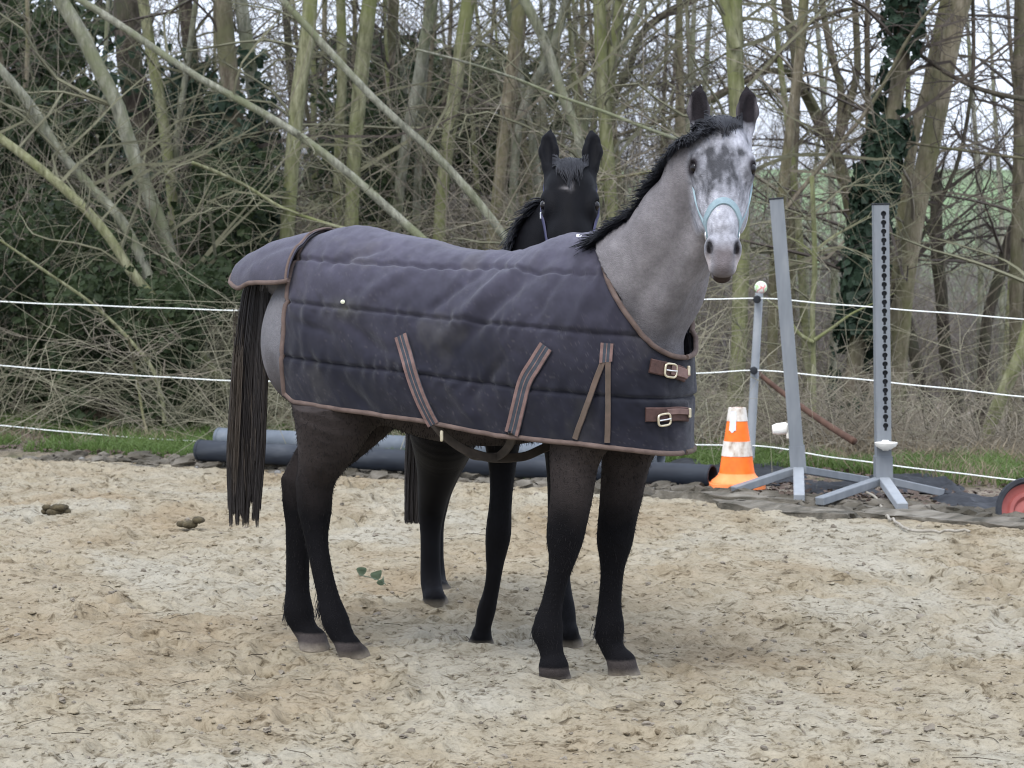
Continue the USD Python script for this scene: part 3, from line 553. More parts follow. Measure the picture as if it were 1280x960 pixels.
def cloth_colour(p):
    nz = fbm(p * np.array([4, 4, 5]), 4, 12); nf = fbm(p * 26, 3, 2); top = np.clip((p[:, 2] - 1.12) / .46, 0, 1)  # paler upwards: dusty fading, plus sky light on the back painted in
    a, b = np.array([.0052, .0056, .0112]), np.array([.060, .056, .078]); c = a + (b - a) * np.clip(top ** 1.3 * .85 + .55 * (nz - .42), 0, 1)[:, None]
    mud = np.clip((fbm(p * np.array([7, 7, 4]), 4, 40) - .64) / .12, 0, 1) * .2; c = c + (np.array([.085, .080, .062]) - c) * (mud * (.4 + .8 * nf))[:, None]
    q = fr1.px(430, 385, -.29); sm = np.exp(-(((p[:, 0] - q[0]) / .07) ** 2 + ((p[:, 2] - q[2]) / .035) ** 2)) * (p[:, 1] < 0) * np.clip(nf * 2 - .5, 0, 1) * .5
    c = c + (np.array([.10, .10, .065]) - c) * sm[:, None]
    fl = fbm(p * 130, 2, 61); c = c + (np.array([.13, .12, .115]) - c) * (np.clip((fl - .70) / .06, 0, 1) * np.clip((nz - .40) * 5, 0, 1) * .18)[:, None]
    return np.clip(c * (.72 + .56 * nf)[:, None], .004, 1)
rug = UsdGeom.Xform.Define(stage, str(horse1.GetPath()) + '/rug').GetPrim()
sides = {s: rug_side(s) for s in (-1, 1)}
sp = Soup()
for s in (-1, 1):
    P, n = sides[s]; sh = P.shape[:2]; sp.add(P.reshape(-1, 3), grid_faces(*sh, flip=s > 0))
    sp.add((P - .010 * n).reshape(-1, 3), grid_faces(*sh, flip=s < 0))
v, f = sp.mesh(); tm = trimesh.Trimesh(v, f, process=True); tm.merge_vertices(digits_vertex=5)
vv, ff, nn = np.array(tm.vertices), np.array(tm.faces), None
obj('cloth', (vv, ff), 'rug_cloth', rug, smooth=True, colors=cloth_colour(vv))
def edge_tube(line, r, mt, name, flatness=1.0, every=3): return obj(name, tube(line[::every] if every > 1 else line, r, 8, flat=flatness), mt, rug, smooth=60)
for s in (-1, 1):
    P, n = sides[s]
    edge_tube(P[:, -1] + [0, 0, .004], .0095, 'rug_binding_dirty' if s > 0 else 'rug_binding', 'hem_binding')
    edge_tube(P[0] - [.004, 0, 0], .0095, 'rug_binding', 'rear_binding')
    k = np.nonzero(P[:, 0, 0] >= .612)[0]; edge_tube(P[k, 0] + n[k, 0] * .006, .0095, 'rug_binding', 'neck_binding', every=2)
def flap():
    ns, nv = 70, 60; xs = np.linspace(-.575, -.985, ns); G = np.zeros((ns, nv, 3))
    for i, x in enumerate(xs):
        w = np.interp(x, [-.985, -.975, -.95, -.88, -.8, -.6], [.035, .075, .115, .16, .195, .255]); h = np.interp(x, [-.985, -.96, -.92, -.85, -.8, -.68, -.6], [.035, .085, .125, .150, .160, .175, .19]); ph = np.linspace(-np.pi / 2, np.pi / 2, nv)
        G[i] = np.stack([np.full(nv, x), w * np.sin(ph), fT(x) + .012 - h * (1 - np.cos(ph))], 1)
    G[..., 2] += .016 * (fbm(G * np.array([9, 6, 5]), 3, 77) - .5) - .008 * np.exp(-((G[..., 1] + .16) / .02) ** 2)
    return G
Fg = flap(); fv = Fg.reshape(-1, 3); fs = Soup().add(fv, grid_faces(70, 60, True)).add(fv - [0, 0, .009], grid_faces(70, 60)); fv, ff = fs.mesh()
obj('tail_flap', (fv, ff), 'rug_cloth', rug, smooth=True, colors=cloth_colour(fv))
edge_tube(np.vstack([Fg[:, 0], Fg[-1, 1:-1], Fg[::-1, -1]]), .009, 'rug_binding', 'tail_flap_binding', every=2)
edge_tube(Fg[2] + [0, 0, .001], .0055, 'rug_binding', 'flap_seam', every=2)

# straps lying on the near side of the rug: photo pixels carried on to its surface
RP, RN = sides[-1]
from scipy.spatial import cKDTree
rug_px = None
def to_px(q):
    w = fr1.O + q @ fr1.R - EYEP; z = w @ FW; return np.stack([640 + FPX * (w @ RT) / z, 480 - FPX * (w @ UP) / z], -1)
flatP, flatN = RP.reshape(-1, 3), RN.reshape(-1, 3); front = (flatN @ fr1.vec([0, -1, 0])) > .05
rug_tree = cKDTree(to_px(flatP[front])); FPs, FNs = flatP[front], flatN[front]
def on_rug(u, v):
    d, i = rug_tree.query([u, v], k=4); w = 1 / (d + .3); w /= w.sum(); return (FPs[i] * w[:, None]).sum(0), (FNs[i] * w[:, None]).sum(0)
def rug_strap(px, w, mt, name, parent=rug, lift=.006, n=26, th=.003):
    st = spline([(a, b, 0) for a, b in px], n); q = [on_rug(a, b) for a, b, _ in st]; pts = np.array([x[0] for x in q]); nn = np.array([x[1] for x in q])
    for _ in range(3): pts[1:-1] = (pts[:-2] + 2 * pts[1:-1] + pts[2:]) / 4
    nn = nn / np.linalg.norm(nn, axis=1, keepdims=True)
    return obj(name, ribbon(pts + nn * lift, nn, w, th), mt, parent, smooth=40), pts, nn
def striped(px, w, name, lift=.007):
    """woven strap: dark blue webbing with a brown stripe down each edge"""
    st = UsdGeom.Xform.Define(stage, path_for(name, str(rug.GetPath()))).GetPrim()
    _, pts, nn = rug_strap(px, w, 'strap_web', 'webbing', st, lift)
    t = np.gradient(pts, axis=0); t /= np.linalg.norm(t, axis=1, keepdims=True); s = np.cross(t, nn); s /= np.linalg.norm(s, axis=1, keepdims=True)
    for k in (-1, 1): obj('stripe', ribbon(pts + nn * (lift + .002) + s * k * w * .37, nn, w * .24, .0022), 'strap_stripe', st, smooth=40)
    obj('centre_stripe', ribbon(pts + nn * (lift + .0015), nn, w * .07, .0022), 'strap_stripe', st, smooth=40)
striped([(502, 419), (510, 447), (518, 474), (527, 498), (543, 530)], .052, 'surcingle')
striped([(684, 433), (670, 455), (657, 477), (650, 505), (641, 541)], .056, 'surcingle')
striped([(759, 429), (758, 440), (757, 453)], .045, 'gusset_tab')
rug_strap([(754, 452), (744, 478), (732, 512), (719, 548)], .020, 'rug_binding_dirty', 'gusset_binding')
rug_strap([(760, 452), (760, 480), (760, 515), (759, 553)], .020, 'rug_binding_dirty', 'gusset_binding')
gp = [on_rug(u, v) for u, v in ((757, 458), (746, 488), (735, 522), (728, 545), (757, 549), (757, 500))]
def buckle(u, v, ang, w=.058, h=.046):
    q, n = on_rug(u, v); n = n / np.linalg.norm(n); x = fr1.vec([1, 0, 0]); x -= (x @ n) * n; x /= np.linalg.norm(x); y = np.cross(n, x); a = math.radians(ang); x, y = x * math.cos(a) + y * math.sin(a), -x * math.sin(a) + y * math.cos(a)
    R = np.stack([x, y, n], 1); th = np.linspace(0, 2 * np.pi, 33)[:-1]; sq = lambda c: np.sign(c) * np.abs(c) ** .5
    ring = np.stack([w / 2 * sq(np.cos(th)), h / 2 * sq(np.sin(th)), np.zeros(32)], 1); ring = np.vstack([ring, ring[:1]])
    b = UsdGeom.Xform.Define(stage, path_for('buckle', str(rug.GetPath()))).GetPrim()
    obj('frame', place(tube(ring, .0042, 8, up=[0, 0, 1]), R, q + n * .016), 'brass', b, smooth=True)
    obj('prong', place(tube(np.array([[-w * .42, 0, .003], [w * .5, 0, .003]]), .003, 6), R, q + n * .016), 'steel', b, smooth=True)
def chest_strap(px, end, w):
    rug_strap(px, w, 'strap_brown', 'chest_strap', lift=.009, n=20, th=.004)
chest_strap([(811, 456), (828, 462), (845, 466), (858, 471)], .060, 0) if False else None
rug_strap([(811, 457), (825, 460), (845, 465), (862, 473)], .050, 'strap_brown', 'chest_strap', lift=.009, n=18, th=.004)
rug_strap([(806, 518), (825, 518), (845, 517), (858, 518)], .050, 'strap_brown', 'chest_strap', lift=.009, n=18, th=.004)
rug_strap([(835, 462), (850, 466), (862, 471)], .034, 'strap_stripe', 'strap_end', lift=.015, n=12, th=.003)
rug_strap([(830, 515), (845, 514), (858, 515)], .020, 'strap_stripe', 'strap_end', lift=.015, n=12, th=.003)
for u, v in ((863, 463), (857, 516)):
    q, n = on_rug(u, v); obj('clip', place(rbox(.010, .014, .034, .003), None, q + n * .016), 'brass', rug)
buckle(834, 463, -8); buckle(827, 524, 4, .052, .040)
q, n = on_rug(429, 377); e = trimesh.creation.icosphere(2); e.apply_scale([.010, .004, .008]); obj('bird_dropping', place(e, None, q + n * .002), 'bird_lime', rug, smooth=True)
q = fr1.px(724, 294, -.06); obj('white_label', place(rbox(.022, .008, .011, .002), rot([0, 1, 0], 20), q + [0, 0, -.004]), 'white_tab', rug)
# girth straps hanging crossed under the belly
for px, y0, y1 in (([(543, 530), (560, 548), (590, 566), (622, 573), (652, 571), (680, 560), (700, 552)], -.29, .05), ([(641, 541), (634, 560), (618, 571), (596, 570), (575, 556)], -.30, .16)):
    st = spline([(a, b, 0) for a, b in px], 30); yy = np.linspace(y0, y1, 30); pts = np.array([fr1.px(a, b, y) for (a, b, _), y in zip(st, yy)])
    nn = np.tile(fr1.vec([0, -1, .25]), (30, 1)); obj('belly_strap', ribbon(pts, nn, .032, .003), 'belly_web', rug, smooth=40)
st = fr1.px(552, 545, -.29); obj('clip', place(rbox(.012, .012, .04, .004), None, st), 'brass', rug)

# ------------------------------------------------------------------ the black horse behind
B_2, m2, col2, H2, crest2, HB2 = make_horse_two()
horse2 = thing('horse', 'black horse with a small white star, standing behind the rugged grey horse', 'horse', fr2.O, -fr2.deg)
obj('body', m2, 'black_coat', horse2, smooth=True, colors=col2); eyes(H2, horse2)
hair('mane', keep(mane(B_2, H2, crest2, -1, 1500, .10, .7, 10, back=.0), lambda s: 1.25 < s[0][2] < 1.70), (.0045, .0018), 'mane_hair', horse2)
hair('forelock', forelock(B_2, H2, 600, 15, L=.13, spread=.055, t0=-.02), (.0042, .0016), 'mane_hair', horse2)
h2 = UsdGeom.Xform.Define(stage, str(horse2.GetPath()) + '/halter').GetPrim()
head_strap(HB2, H2, [(.46, -150), (.44, -100), (.41, -55), (.38, 0), (.41, 55), (.44, 100), (.46, 150)], .026, 'halter_violet', h2, 'noseband', 50)
for s in (-1, 1):
    head_strap(HB2, H2, [(.40, s * 95), (.30, s * 88), (.22, s * 86), (.14, s * 95), (.02, s * 105)], .028, 'halter_violet', h2, 'cheek_strap', 40)
    if s > 0: continue
    q = skin(B_2, H2.p(0, .20, -.085), H2.R() @ np.array([s * .99, 0, .1])); e = rbox(.008, .008, .026, .002); obj('buckle', place(e, None, q + .006 * (H2.R() @ np.array([s, 0, .4]))), 'steel', h2)
tl = []; g = np.random.default_rng(4)
for _ in range(900):
    a = g.uniform(-.05, .05); b = g.uniform(-.04, .04); e = g.uniform(.50, .62) ; s = np.linspace(0, 1, 9)[:, None]
    p0 = np.array([-.84, a * .4, 1.25]); p1 = np.array([-.93 + b, a * .9, .85]); p2 = fr2.px(514 + g.uniform(-7, 8), 652 - abs(g.normal(0, 10)), -.13 + g.normal(0, .03))
    p2[0] = -.86 + b; wt = fr2.loc(at(515 + 190 * a, 655 - g.exponential(24), 12.5 + b)); p2 = wt; p0 = np.array([-.78, a * .4, 1.25]); p1 = np.array([wt[0] - .02, wt[1] * .8, .95]); tl.append(p0 * (1 - s) ** 2 + 2 * p1 * s * (1 - s) + p2 * s ** 2)
hair('tail', np.array(tl), (.005, .0022), 'tail_hair', horse2)
# ------------------------------------------------------------------ ground
def edge_y(x): return np.interp(x, [-40, -9, -3.5, -2, 0, 1.2, 2.67, 5, 9, 40], [45, 23.6, 19.9, 19.2, 17.9, 16.95, 15.6, 13.4, 9.5, -25])
def fence_y(x): return np.interp(x, [-40, -3.8, 1.58, 3.1, 40], [45, 21.3, 19.0, 17.7, -14])
def mat_sand():
    usdkit.material(stage, '/World/Looks/sand', {
        'g': ('geometry', {}), 'ma': ('mapping', {'scale': (1, .55, 1)}), 'a': ('noise_texture', {'scale': .95, 'detail': 5, 'roughness': .6, 'distortion': .6}), 'b': ('noise_texture', {'scale': 17, 'detail': 7, 'roughness': .66, 'distortion': .9}), 'c': ('noise_texture', {'scale': 70, 'detail': 4, 'roughness': .7}), 'd': ('noise_texture', {'scale': 4.2, 'detail': 7, 'roughness': .68, 'distortion': 1.0}),
        'ra': ('rgb_ramp', {'ramp': [(.36, (.268, .246, .194)), (.49, (.252, .219, .158)), (.64, (.220, .176, .116))]}),
        'rb': ('rgb_ramp', {'ramp': [(.32, (.26, .235, .20)), (.40, (.62, .59, .55)), (.475, (.96, .96, .95)), (.75, (1.1, 1.1, 1.1))]}),
        'rc': ('rgb_ramp', {'ramp': [(.28, (.62, .6, .58)), (.45, (.96, .96, .96)), (.7, (1.08, 1.08, 1.08))]}),
        'rd': ('rgb_ramp', {'ramp': [(.27, (.52, .49, .45)), (.43, (.90, .885, .86)), (.55, (1.02, 1.02, 1.02)), (.72, (1.12, 1.12, 1.14))]}),
        'm1': ('mix_color', {'blend_type': 'multiply', 'fac': 1.0}), 'm2': ('mix_color', {'blend_type': 'multiply', 'fac': 1.0}), 'm3': ('mix_color', {'blend_type': 'multiply', 'fac': .9}),
        'bp': ('bump', {'strength': .7, 'distance': .012}), 'p': ('principled_bsdf', {'roughness': .95, 'specular_ior_level': .12})},
        [('g.position', 'ma.vector'), ('ma.vector', 'a.vector'), ('g.position', 'b.vector'), ('g.position', 'c.vector'), ('ma.vector', 'd.vector'), ('a.fac', 'ra.fac'), ('b.fac', 'rb.fac'), ('c.fac', 'rc.fac'), ('d.fac', 'rd.fac'), ('ra.color', 'm1.a'), ('rb.color', 'm1.b'), ('m1.result', 'm2.a'), ('rc.color', 'm2.b'), ('m2.result', 'm3.a'), ('rd.color', 'm3.b'), ('m3.result', 'p.base_color'), ('c.fac', 'bp.height'), ('bp.normal', 'p.normal')], surface='p.BSDF')
mat_sand()
HOOVES = [gnd(u, v)[:2] for u, v in ((693, 852), (779, 844), (443, 821), (393, 812), (601, 811), (710, 809), (544, 755), (549, 741))]
def sand_z(x, y):
    p = np.stack([x, y, 0 * x], -1); e = edge_y(x)
    z = .045 * (fbm(p * 1.1, 2, 1) - .5) + .042 * (fbm(p * np.array([4.5, 3.2, 1]), 3, 2) - .5)
    r = 1 - np.abs(2 * fbm(p * np.array([6.5, 4.5, 1]), 2, 17) - 1) ; z += .020 * (r - .75)
    m = np.clip((fbm(p * 1.6, 2, 44) - .40) / .25, .15, 1); z += (.045 * m) * (fbm(p * np.array([15, 10, 1]), 3, 3) - .5) + .016 * (fbm(p * 60, 2, 6) - .5)
    g = np.random.default_rng(21)
    for _ in range(650):                       # hoof prints
        cx, cy = g.uniform(-4, 4), g.uniform(8.3, 20); r0 = g.uniform(.055, .085); dp = g.uniform(.012, .050); an = g.uniform(0, 6.3); s = (np.abs(x - cx) < .25) & (np.abs(y - cy) < .25)
        if not s.any(): continue
        dx, dy = x[s] - cx, y[s] - cy; a = dx * math.cos(an) + dy * math.sin(an); b = -dx * math.sin(an) + dy * math.cos(an); q = np.hypot(a / 1.15, b) / r0
        z[s] += -dp * np.exp(-q ** 4) + dp * .55 * np.exp(-((q - 1.35) / .3) ** 2) * (.5 + .5 * np.sin(a * 40 + b * 25 + an))
    for cx, cy in HOOVES:
        q = np.hypot(x - cx, y - cy); k = np.exp(-(q / .10) ** 4); z = z * (1 - k) + .006 * k + .014 * np.exp(-((q - .12) / .035) ** 2)
    d = e - y; k = np.clip(d / .9, 0, 1); z = z * (.35 + .65 * k) - .03 * (1 - k)
    return z
xs = np.r_[np.linspace(-40, -4.2, 24)[:-1], np.linspace(-4.2, 4.0, 600), np.linspace(4.0, 40, 24)[1:]]
vs_ = np.r_[np.linspace(-1.2, 0, 14)[:-1], np.linspace(0, 1, 640)]
X, Vv = np.meshgrid(xs, vs_, indexing='ij'); E_ = edge_y(X); Y = 8.2 + Vv * (E_ - 8.2); Y = np.where(E_ < 9, E_ - (1 - Vv) * 3, Y)
Z = sand_z(X, Y); obj('sand', (np.stack([X, Y, Z], -1).reshape(-1, 3), grid_faces(len(xs), len(vs_), True)), 'sand', smooth=True, kind='structure')

def floor_z(x, y):
    d = y - edge_y(x); f = y - fence_y(x); p = np.stack([x, y, 0 * x], -1)
    z = np.interp(d, [-.3, -.12, 0, .12, .5, 1.5, 3], [-.30, -.16, -.05, -.01, -.02, -.05, -.05]) + np.interp(f, [0, 2, 8, 14, 30, 45], [0, .02, -.25, -.5, -1.2, -1.7])
    return z + (.06 * (fbm(p * 1.3, 3, 71) - .5) + .045 * (fbm(p * 7, 3, 72) - .5)) * np.clip(d / .8, .0, 1)
usdkit.material(stage, '/World/Looks/soil', {
    'g': ('geometry', {}), 'a': ('noise_texture', {'scale': 1.1, 'detail': 6, 'roughness': .65}), 'b': ('noise_texture', {'scale': 16, 'detail': 8, 'roughness': .75, 'distortion': .8}),
    'ra': ('rgb_ramp', {'ramp': [(.34, (.085, .085, .045)), (.46, (.15, .125, .092)), (.60, (.20, .172, .135)), (.72, (.27, .24, .195))]}), 'rb': ('rgb_ramp', {'ramp': [(.3, (.35, .35, .35)), (.5, (1, 1, 1)), (.7, (1.35, 1.32, 1.3))]}),
    'm': ('mix_color', {'blend_type': 'multiply', 'fac': 1.0, 'use_clamp': False}), 'bp': ('bump', {'strength': .8, 'distance': .03}), 'p': ('principled_bsdf', {'roughness': .95, 'specular_ior_level': .1})},
    [('g.position', 'a.vector'), ('g.position', 'b.vector'), ('a.fac', 'ra.fac'), ('b.fac', 'rb.fac'), ('ra.color', 'm.a'), ('rb.color', 'm.b'), ('m.result', 'p.base_color'), ('b.fac', 'bp.height'), ('bp.normal', 'p.normal')], surface='p.BSDF')
xs = np.r_[np.linspace(-40, -5.5, 16)[:-1], np.linspace(-5.5, 5, 240), np.linspace(5, 40, 16)[1:]]; ts = np.r_[np.linspace(0, 4, 110), np.linspace(4, 42, 70)[1:]]
X, D_ = np.meshgrid(xs, ts, indexing='ij'); Y = edge_y(X) - .30 + D_
obj('woodland_floor', (np.stack([X, Y, floor_z(X, Y)], -1).reshape(-1, 3), grid_faces(len(xs), len(ts), True)), 'soil', smooth=True, kind='structure')
mat('field_green', [(.3, (.090, .145, .058)), (.7, (.130, .180, .082))], scale=.06, coord='world', rough=.95, detail=8)
mat('far_hill', [(.3, (.07, .085, .085)), (.7, (.13, .14, .14))], scale=.01, coord='world', rough=.95, detail=6)
def hill_z(x, y): return np.interp(y, [30, 62, 80, 110, 200, 320, 400], [-3.2, -2.2, -1.5, -.5, 2.2, 4.6, 5.2]) + .5 * np.sin(x * .02 + 1)
xs = np.linspace(-160, 160, 50); ys = np.r_[np.linspace(50, 120, 30), np.linspace(120, 420, 30)[1:]]; X, Y = np.meshgrid(xs, ys, indexing='ij')
obj('field', (np.stack([X, Y, hill_z(X, Y)], -1).reshape(-1, 3), grid_faces(50, len(ys), True)), 'field_green', smooth=True, kind='structure')
xs = np.linspace(-1500, 1500, 80); ys = np.linspace(400, 1900, 30); X, Y = np.meshgrid(xs, ys, indexing='ij')
obj('far_hills', (np.stack([X, Y, np.interp(Y, [400, 900, 1500, 1900], [3, 5, 9, 8]) + 3 * np.sin(X * .004 + 2)], -1).reshape(-1, 3), grid_faces(80, 30, True)), 'far_hill', smooth=True, kind='structure')
# ------------------------------------------------------------------ things along the edge of the arena
mat('pipe_black', [(.3, (.007, .009, .014)), (.55, (.015, .019, .026)), (.75, (.045, .050, .057))], scale=5, detail=8, rough=.55, spec=.28, stretch=(.5, .5, 2))
mat('pipe_grey', [(.3, (.055, .066, .082)), (.6, (.10, .116, .135)), (.8, (.20, .21, .22))], scale=5, detail=8, rough=.6, spec=.35)
mat('paint_grey', [(.3, (.125, .138, .150)), (.55, (.155, .168, .180)), (.8, (.195, .205, .212))], scale=7, detail=7, rough=.5, spec=.4, stretch=(3, 3, .6))
mat('paint_pale', [(.3, (.20, .215, .23)), (.7, (.26, .275, .285))], scale=9, detail=7, rough=.5, spec=.4)
mat('orange_plastic', [(.25, (.60, .10, .012)), (.5, (.86, .155, .012)), (.8, (.92, .20, .03))], scale=9, detail=6, rough=.55, spec=.35)
mat('orange_faded', [(.3, (.80, .20, .05)), (.7, (.92, .30, .11))], scale=9, detail=6, rough=.6, spec=.3)
mat('band_white', [(.30, (.20, .14, .10)), (.40, (.42, .36, .30)), (.52, (.56, .52, .46)), (.8, (.66, .64, .60))], scale=22, detail=6, rough=.6, stretch=(1, 1, .6))
mat('band_grey', [(.3, (.42, .46, .52)), (.7, (.62, .65, .70))], scale=16, rough=.5)
mat('white_plastic', [(.3, (.62, .60, .54)), (.7, (.76, .75, .70))], scale=12, rough=.5)
mat('rope_white', [(.3, (.62, .64, .60)), (.7, (.80, .82, .78))], scale=60, rough=.7)
mat('cord_pale', [(.3, (.20, .18, .145)), (.7, (.30, .275, .23))], scale=60, rough=.85)
mat('black_plastic', [(.3, (.008, .009, .011)), (.7, (.022, .024, .028))], scale=9, rough=.6, spec=.2, bump=.3, bump_scale=20, bump_dist=.02)
mat('red_rubber', [(.3, (.19, .046, .040)), (.7, (.27, .080, .068))], scale=9, rough=.6)
mat('rust_brown', [(.3, (.045, .022, .015)), (.7, (.10, .055, .036))], scale=12, rough=.8, stretch=(1, 1, .2))
mat('old_timber', [(.3, (.045, .042, .032)), (.5, (.11, .098, .078)), (.72, (.19, .175, .145))], scale=5, detail=9, rough=.95, bump=.8, bump_scale=30, bump_dist=.01, stretch=(.6, 3, 3), distortion=.5)
mat('dung', [(.3, (.028, .022, .012)), (.7, (.085, .068, .036))], scale=40, rough=.95, bump=.7, bump_dist=.01)
mat('ball_white', [(.40, (.62, .62, .55)), (.47, (.66, .68, .60)), (.52, (.30, .52, .20)), (.58, (.70, .70, .62)), (.63, (.55, .10, .10)), (.68, (.7, .68, .62))], scale=14, detail=1, rough=.5)
mat('stone_pale', [(.3, (.16, .155, .145)), (.7, (.34, .33, .31))], scale=30, rough=.9, rand=.3)

def hollow(p, q, r, wall, n=24):
    p, q = np.asarray(p), np.asarray(q); L = np.linalg.norm(q - p); prof = np.array([[r - wall, 0], [r, 0], [r, L], [r - wall, L], [r - wall, 0]]); m = trimesh.creation.revolve(prof, sections=n)
    z = (q - p) / L; x = np.cross(z, [0, 1., 0]); x /= np.linalg.norm(x); return place(m, np.stack([x, np.cross(z, x), z], 1), p)
def pipe(a, b, r, mt, label):
    za = a[2]; t = thing('drain_pipe', label, 'pipe', a); L = np.asarray(b) - np.asarray(a)
    obj('barrel', hollow([0, 0, 0], L, r, .008), mt, t, smooth=40); u = L / np.linalg.norm(L)
    for s in (0.0, 1.0): obj('rim', hollow(L * s + u * (.004 if s == 0 else -.022), L * s + u * (.022 if s == 0 else -.004), r + .0025, .004), mt, t, smooth=40)
fa, fb = at(249, 563.5, 19.2), at(891, 595, 17.36); fa[2] = fb[2] = .072
pipe(fa, fb, .069, 'pipe_black', 'long black plastic pipe in front, lying along the arena edge beside the orange cone')
fa, fb = at(273, 549, 20.05), at(826, 573, 18.5); fa[2], fb[2] = .085, .085
pipe(fa, fb, .069, 'pipe_grey', 'greyer dusty plastic pipe lying just behind the long black pipe')

# cone
cb = gnd(921, 611.5); cone = thing('traffic_cone', 'orange traffic cone with dirty white bands at the end of the black pipe', 'cone', (cb[0], cb[1], .012))
def lathe(prof, n=40): return trimesh.creation.revolve(np.array(prof), sections=n)
ov = lambda m, ex: m
base = trimesh.creation.extrude_polygon(__import__('shapely').geometry.Polygon([(.165 * math.copysign(abs(math.cos(a)) ** .45, math.cos(a)), .165 * math.copysign(abs(math.sin(a)) ** .45, math.sin(a))) for a in np.linspace(0, 2 * np.pi, 49)[:-1]]), .028, engine='earcut')
obj('base', base, 'orange_faded', cone, smooth=40)
obj('skirt', lathe([(.0, .028), (.155, .029), (.150, .042), (.128, .058), (.112, .075), (.108, .085), (0, .085)]), 'orange_faded', cone, smooth=40)
cr = lambda z: .106 - (z - .08) * (.106 - .050) / .385
obj('body', lathe([(cr(.08), .08), (cr(.465), .465), (cr(.465) - .008, .466), (cr(.3) - .012, .30), (cr(.08) - .02, .08)]), 'orange_plastic', cone, smooth=40)
for z0, z1, mt in ((.188, .275, 'band_white'), (.395, .468, 'band_white')):
    obj('reflective_band', lathe([(cr(z0) + .001, z0), (cr(z0) + .003, z0), (cr(z1) + .003, z1), (cr(z1) + .001, z1)]), mt, cone, smooth=40)
th = np.linspace(-2.35, -1.75, 14); zz = np.linspace(.335, .452, 8); pv = np.array([[(cr(z) + .0052) * math.cos(a), (cr(z) + .0052) * math.sin(a), z + (.007 * math.sin(13 * a) if i == 0 else 0)] for a in th for i, z in enumerate(zz)])
obj('torn_sticker', (pv, grid_faces(14, 8)), 'band_grey', cone, smooth=True)
obj('rim', lathe([(cr(.463) - .009, .462), (cr(.463) + .002, .462), (cr(.463) + .002, .472), (cr(.463) - .007, .474), (cr(.463) - .009, .462)]), 'band_white', cone, smooth=40)

# two jump stands
from shapely.geometry import Polygon, Point, box as sbox
from shapely.ops import unary_union
def square_tube(h, w, wall=.004, holes=None):
    s = Soup(); pl = sbox(-w / 2, 0, w / 2, h)
    if holes is not None: pl = pl.difference(holes)
    f = trimesh.creation.extrude_polygon(pl, wall, engine='earcut'); s.add(*place(f, rot([1, 0, 0], 90), (0, -w / 2 + wall, 0)))
    s.add(*place(rbox(w, wall, h, .001), None, (0, w / 2 - wall / 2, h / 2)))
    for k in (-1, 1): s.add(*place(rbox(wall, w - 2 * wall, h, .001), None, (k * (w / 2 - wall / 2), 0, h / 2)))
    return s.mesh()
def stand(label, hub, top, feet, w, holes=None, cup=None, pale=False, yaw=0):
    hub = np.asarray(hub); t = thing('jump_stand', label, 'jump stand', (hub[0], hub[1], 0)); o = np.array([hub[0], hub[1], 0]); ax = np.asarray(top) - hub; L = np.linalg.norm(ax); z = ax / L; x = np.array([1., 0, 0]); x -= (x @ z) * z; x /= np.linalg.norm(x); y = np.cross(z, x)
    c, s_ = math.cos(math.radians(yaw)), math.sin(math.radians(yaw)); x, y = x * c + y * s_, -x * s_ + y * c
    R = np.stack([x, y, z], 1); obj('post', place(square_tube(L, w, holes=holes), R, hub - o), 'paint_grey', t)
    obj('end_cap', place(rbox(w + .006, w + .006, .010, .002), R, top - o + z * .004), 'black_plastic', t)
    obj('socket', place(square_tube(.16, w + .012, .005), R, hub - o - z * .03), 'paint_grey', t)
    for f in feet:
        f = np.asarray(f) - o; p = hub - o + np.array([0, 0, -.005]); d = f - p; d /= np.linalg.norm(d)
        obj('leg', beam(p + d * w * .3, f + np.array([0, 0, .028]), .062, .045, .004), 'paint_pale' if abs(d[1]) > .75 else 'paint_grey', t)
    return t, R, hub - o, z
hY = 17.15; hub1 = at(998, 585, hY); top1 = at(970.5, 249, hY)
feet1 = [gnd(917, 619), gnd(999, 629), gnd(1082, 606)]
t1, R1, h1_, z1 = stand('grey metal jump stand leaning left, nearest the orange cone', hub1, top1, feet1, .080, yaw=-6)
def cup(t, p, R, name='jump_cup'):
    c = lathe([(.0, 0), (.030, .002), (.058, .020), (.066, .040), (.060, .042), (.050, .024), (.0, .012)], 28); obj(name, place(c, R @ np.diag([1.0, .8, 1.0]), p), 'white_plastic', t, smooth=40); obj('cup_mount', place(rbox(.042, .03, .06, .006), R, np.asarray(p) + R @ np.array([0, .03, .022])), 'white_plastic', t)
p = at(966, 543, hY + .03) - np.array([hub1[0], hub1[1], 0]); cc = lathe([(.0, 0), (.026, .003), (.034, .03), (.036, .085), (.030, .088), (.026, .03), (.0, .015)], 26)
obj('jump_cup', place(cc, rot([0, 1, 0], -82) if False else rot([0, 1, 0], 84), p + np.array([-.005, 0, .028])), 'white_plastic', t1, smooth=40); obj('cup_mount', place(rbox(.02, .05, .09, .005), R1, p + np.array([.088, 0, .02])), 'white_plastic', t1)
keys = []; hub2 = at(1104, 598, 16.75); top2 = at(1100.5, 256, 16.75); L2 = np.linalg.norm(top2 - hub2); sc2 = L2 / (598 - 256)
for k in range(25):
    zc = (598 - (267 + 11.0 * k)) * sc2; keys.append(unary_union([Point(.010, zc).buffer(.0155, 8), sbox(.0025, zc - .030, .0175, zc)]))
t2, R2, h2_, z2 = stand('grey metal jump stand, upright, with a column of keyhole slots down its post', hub2, top2, [gnd(1024, 633), gnd(1128, 640), gnd(1178, 622)], .084, holes=unary_union(keys), yaw=3)
obj('slot_shade_plate', place(rbox(.06, .004, L2 - .03, .001), R2, h2_ + z2 * L2 / 2 + R2 @ np.array([0, -.024, 0])), 'black_plastic', t2)  # added black plate, stands in for the shade inside the hollow post
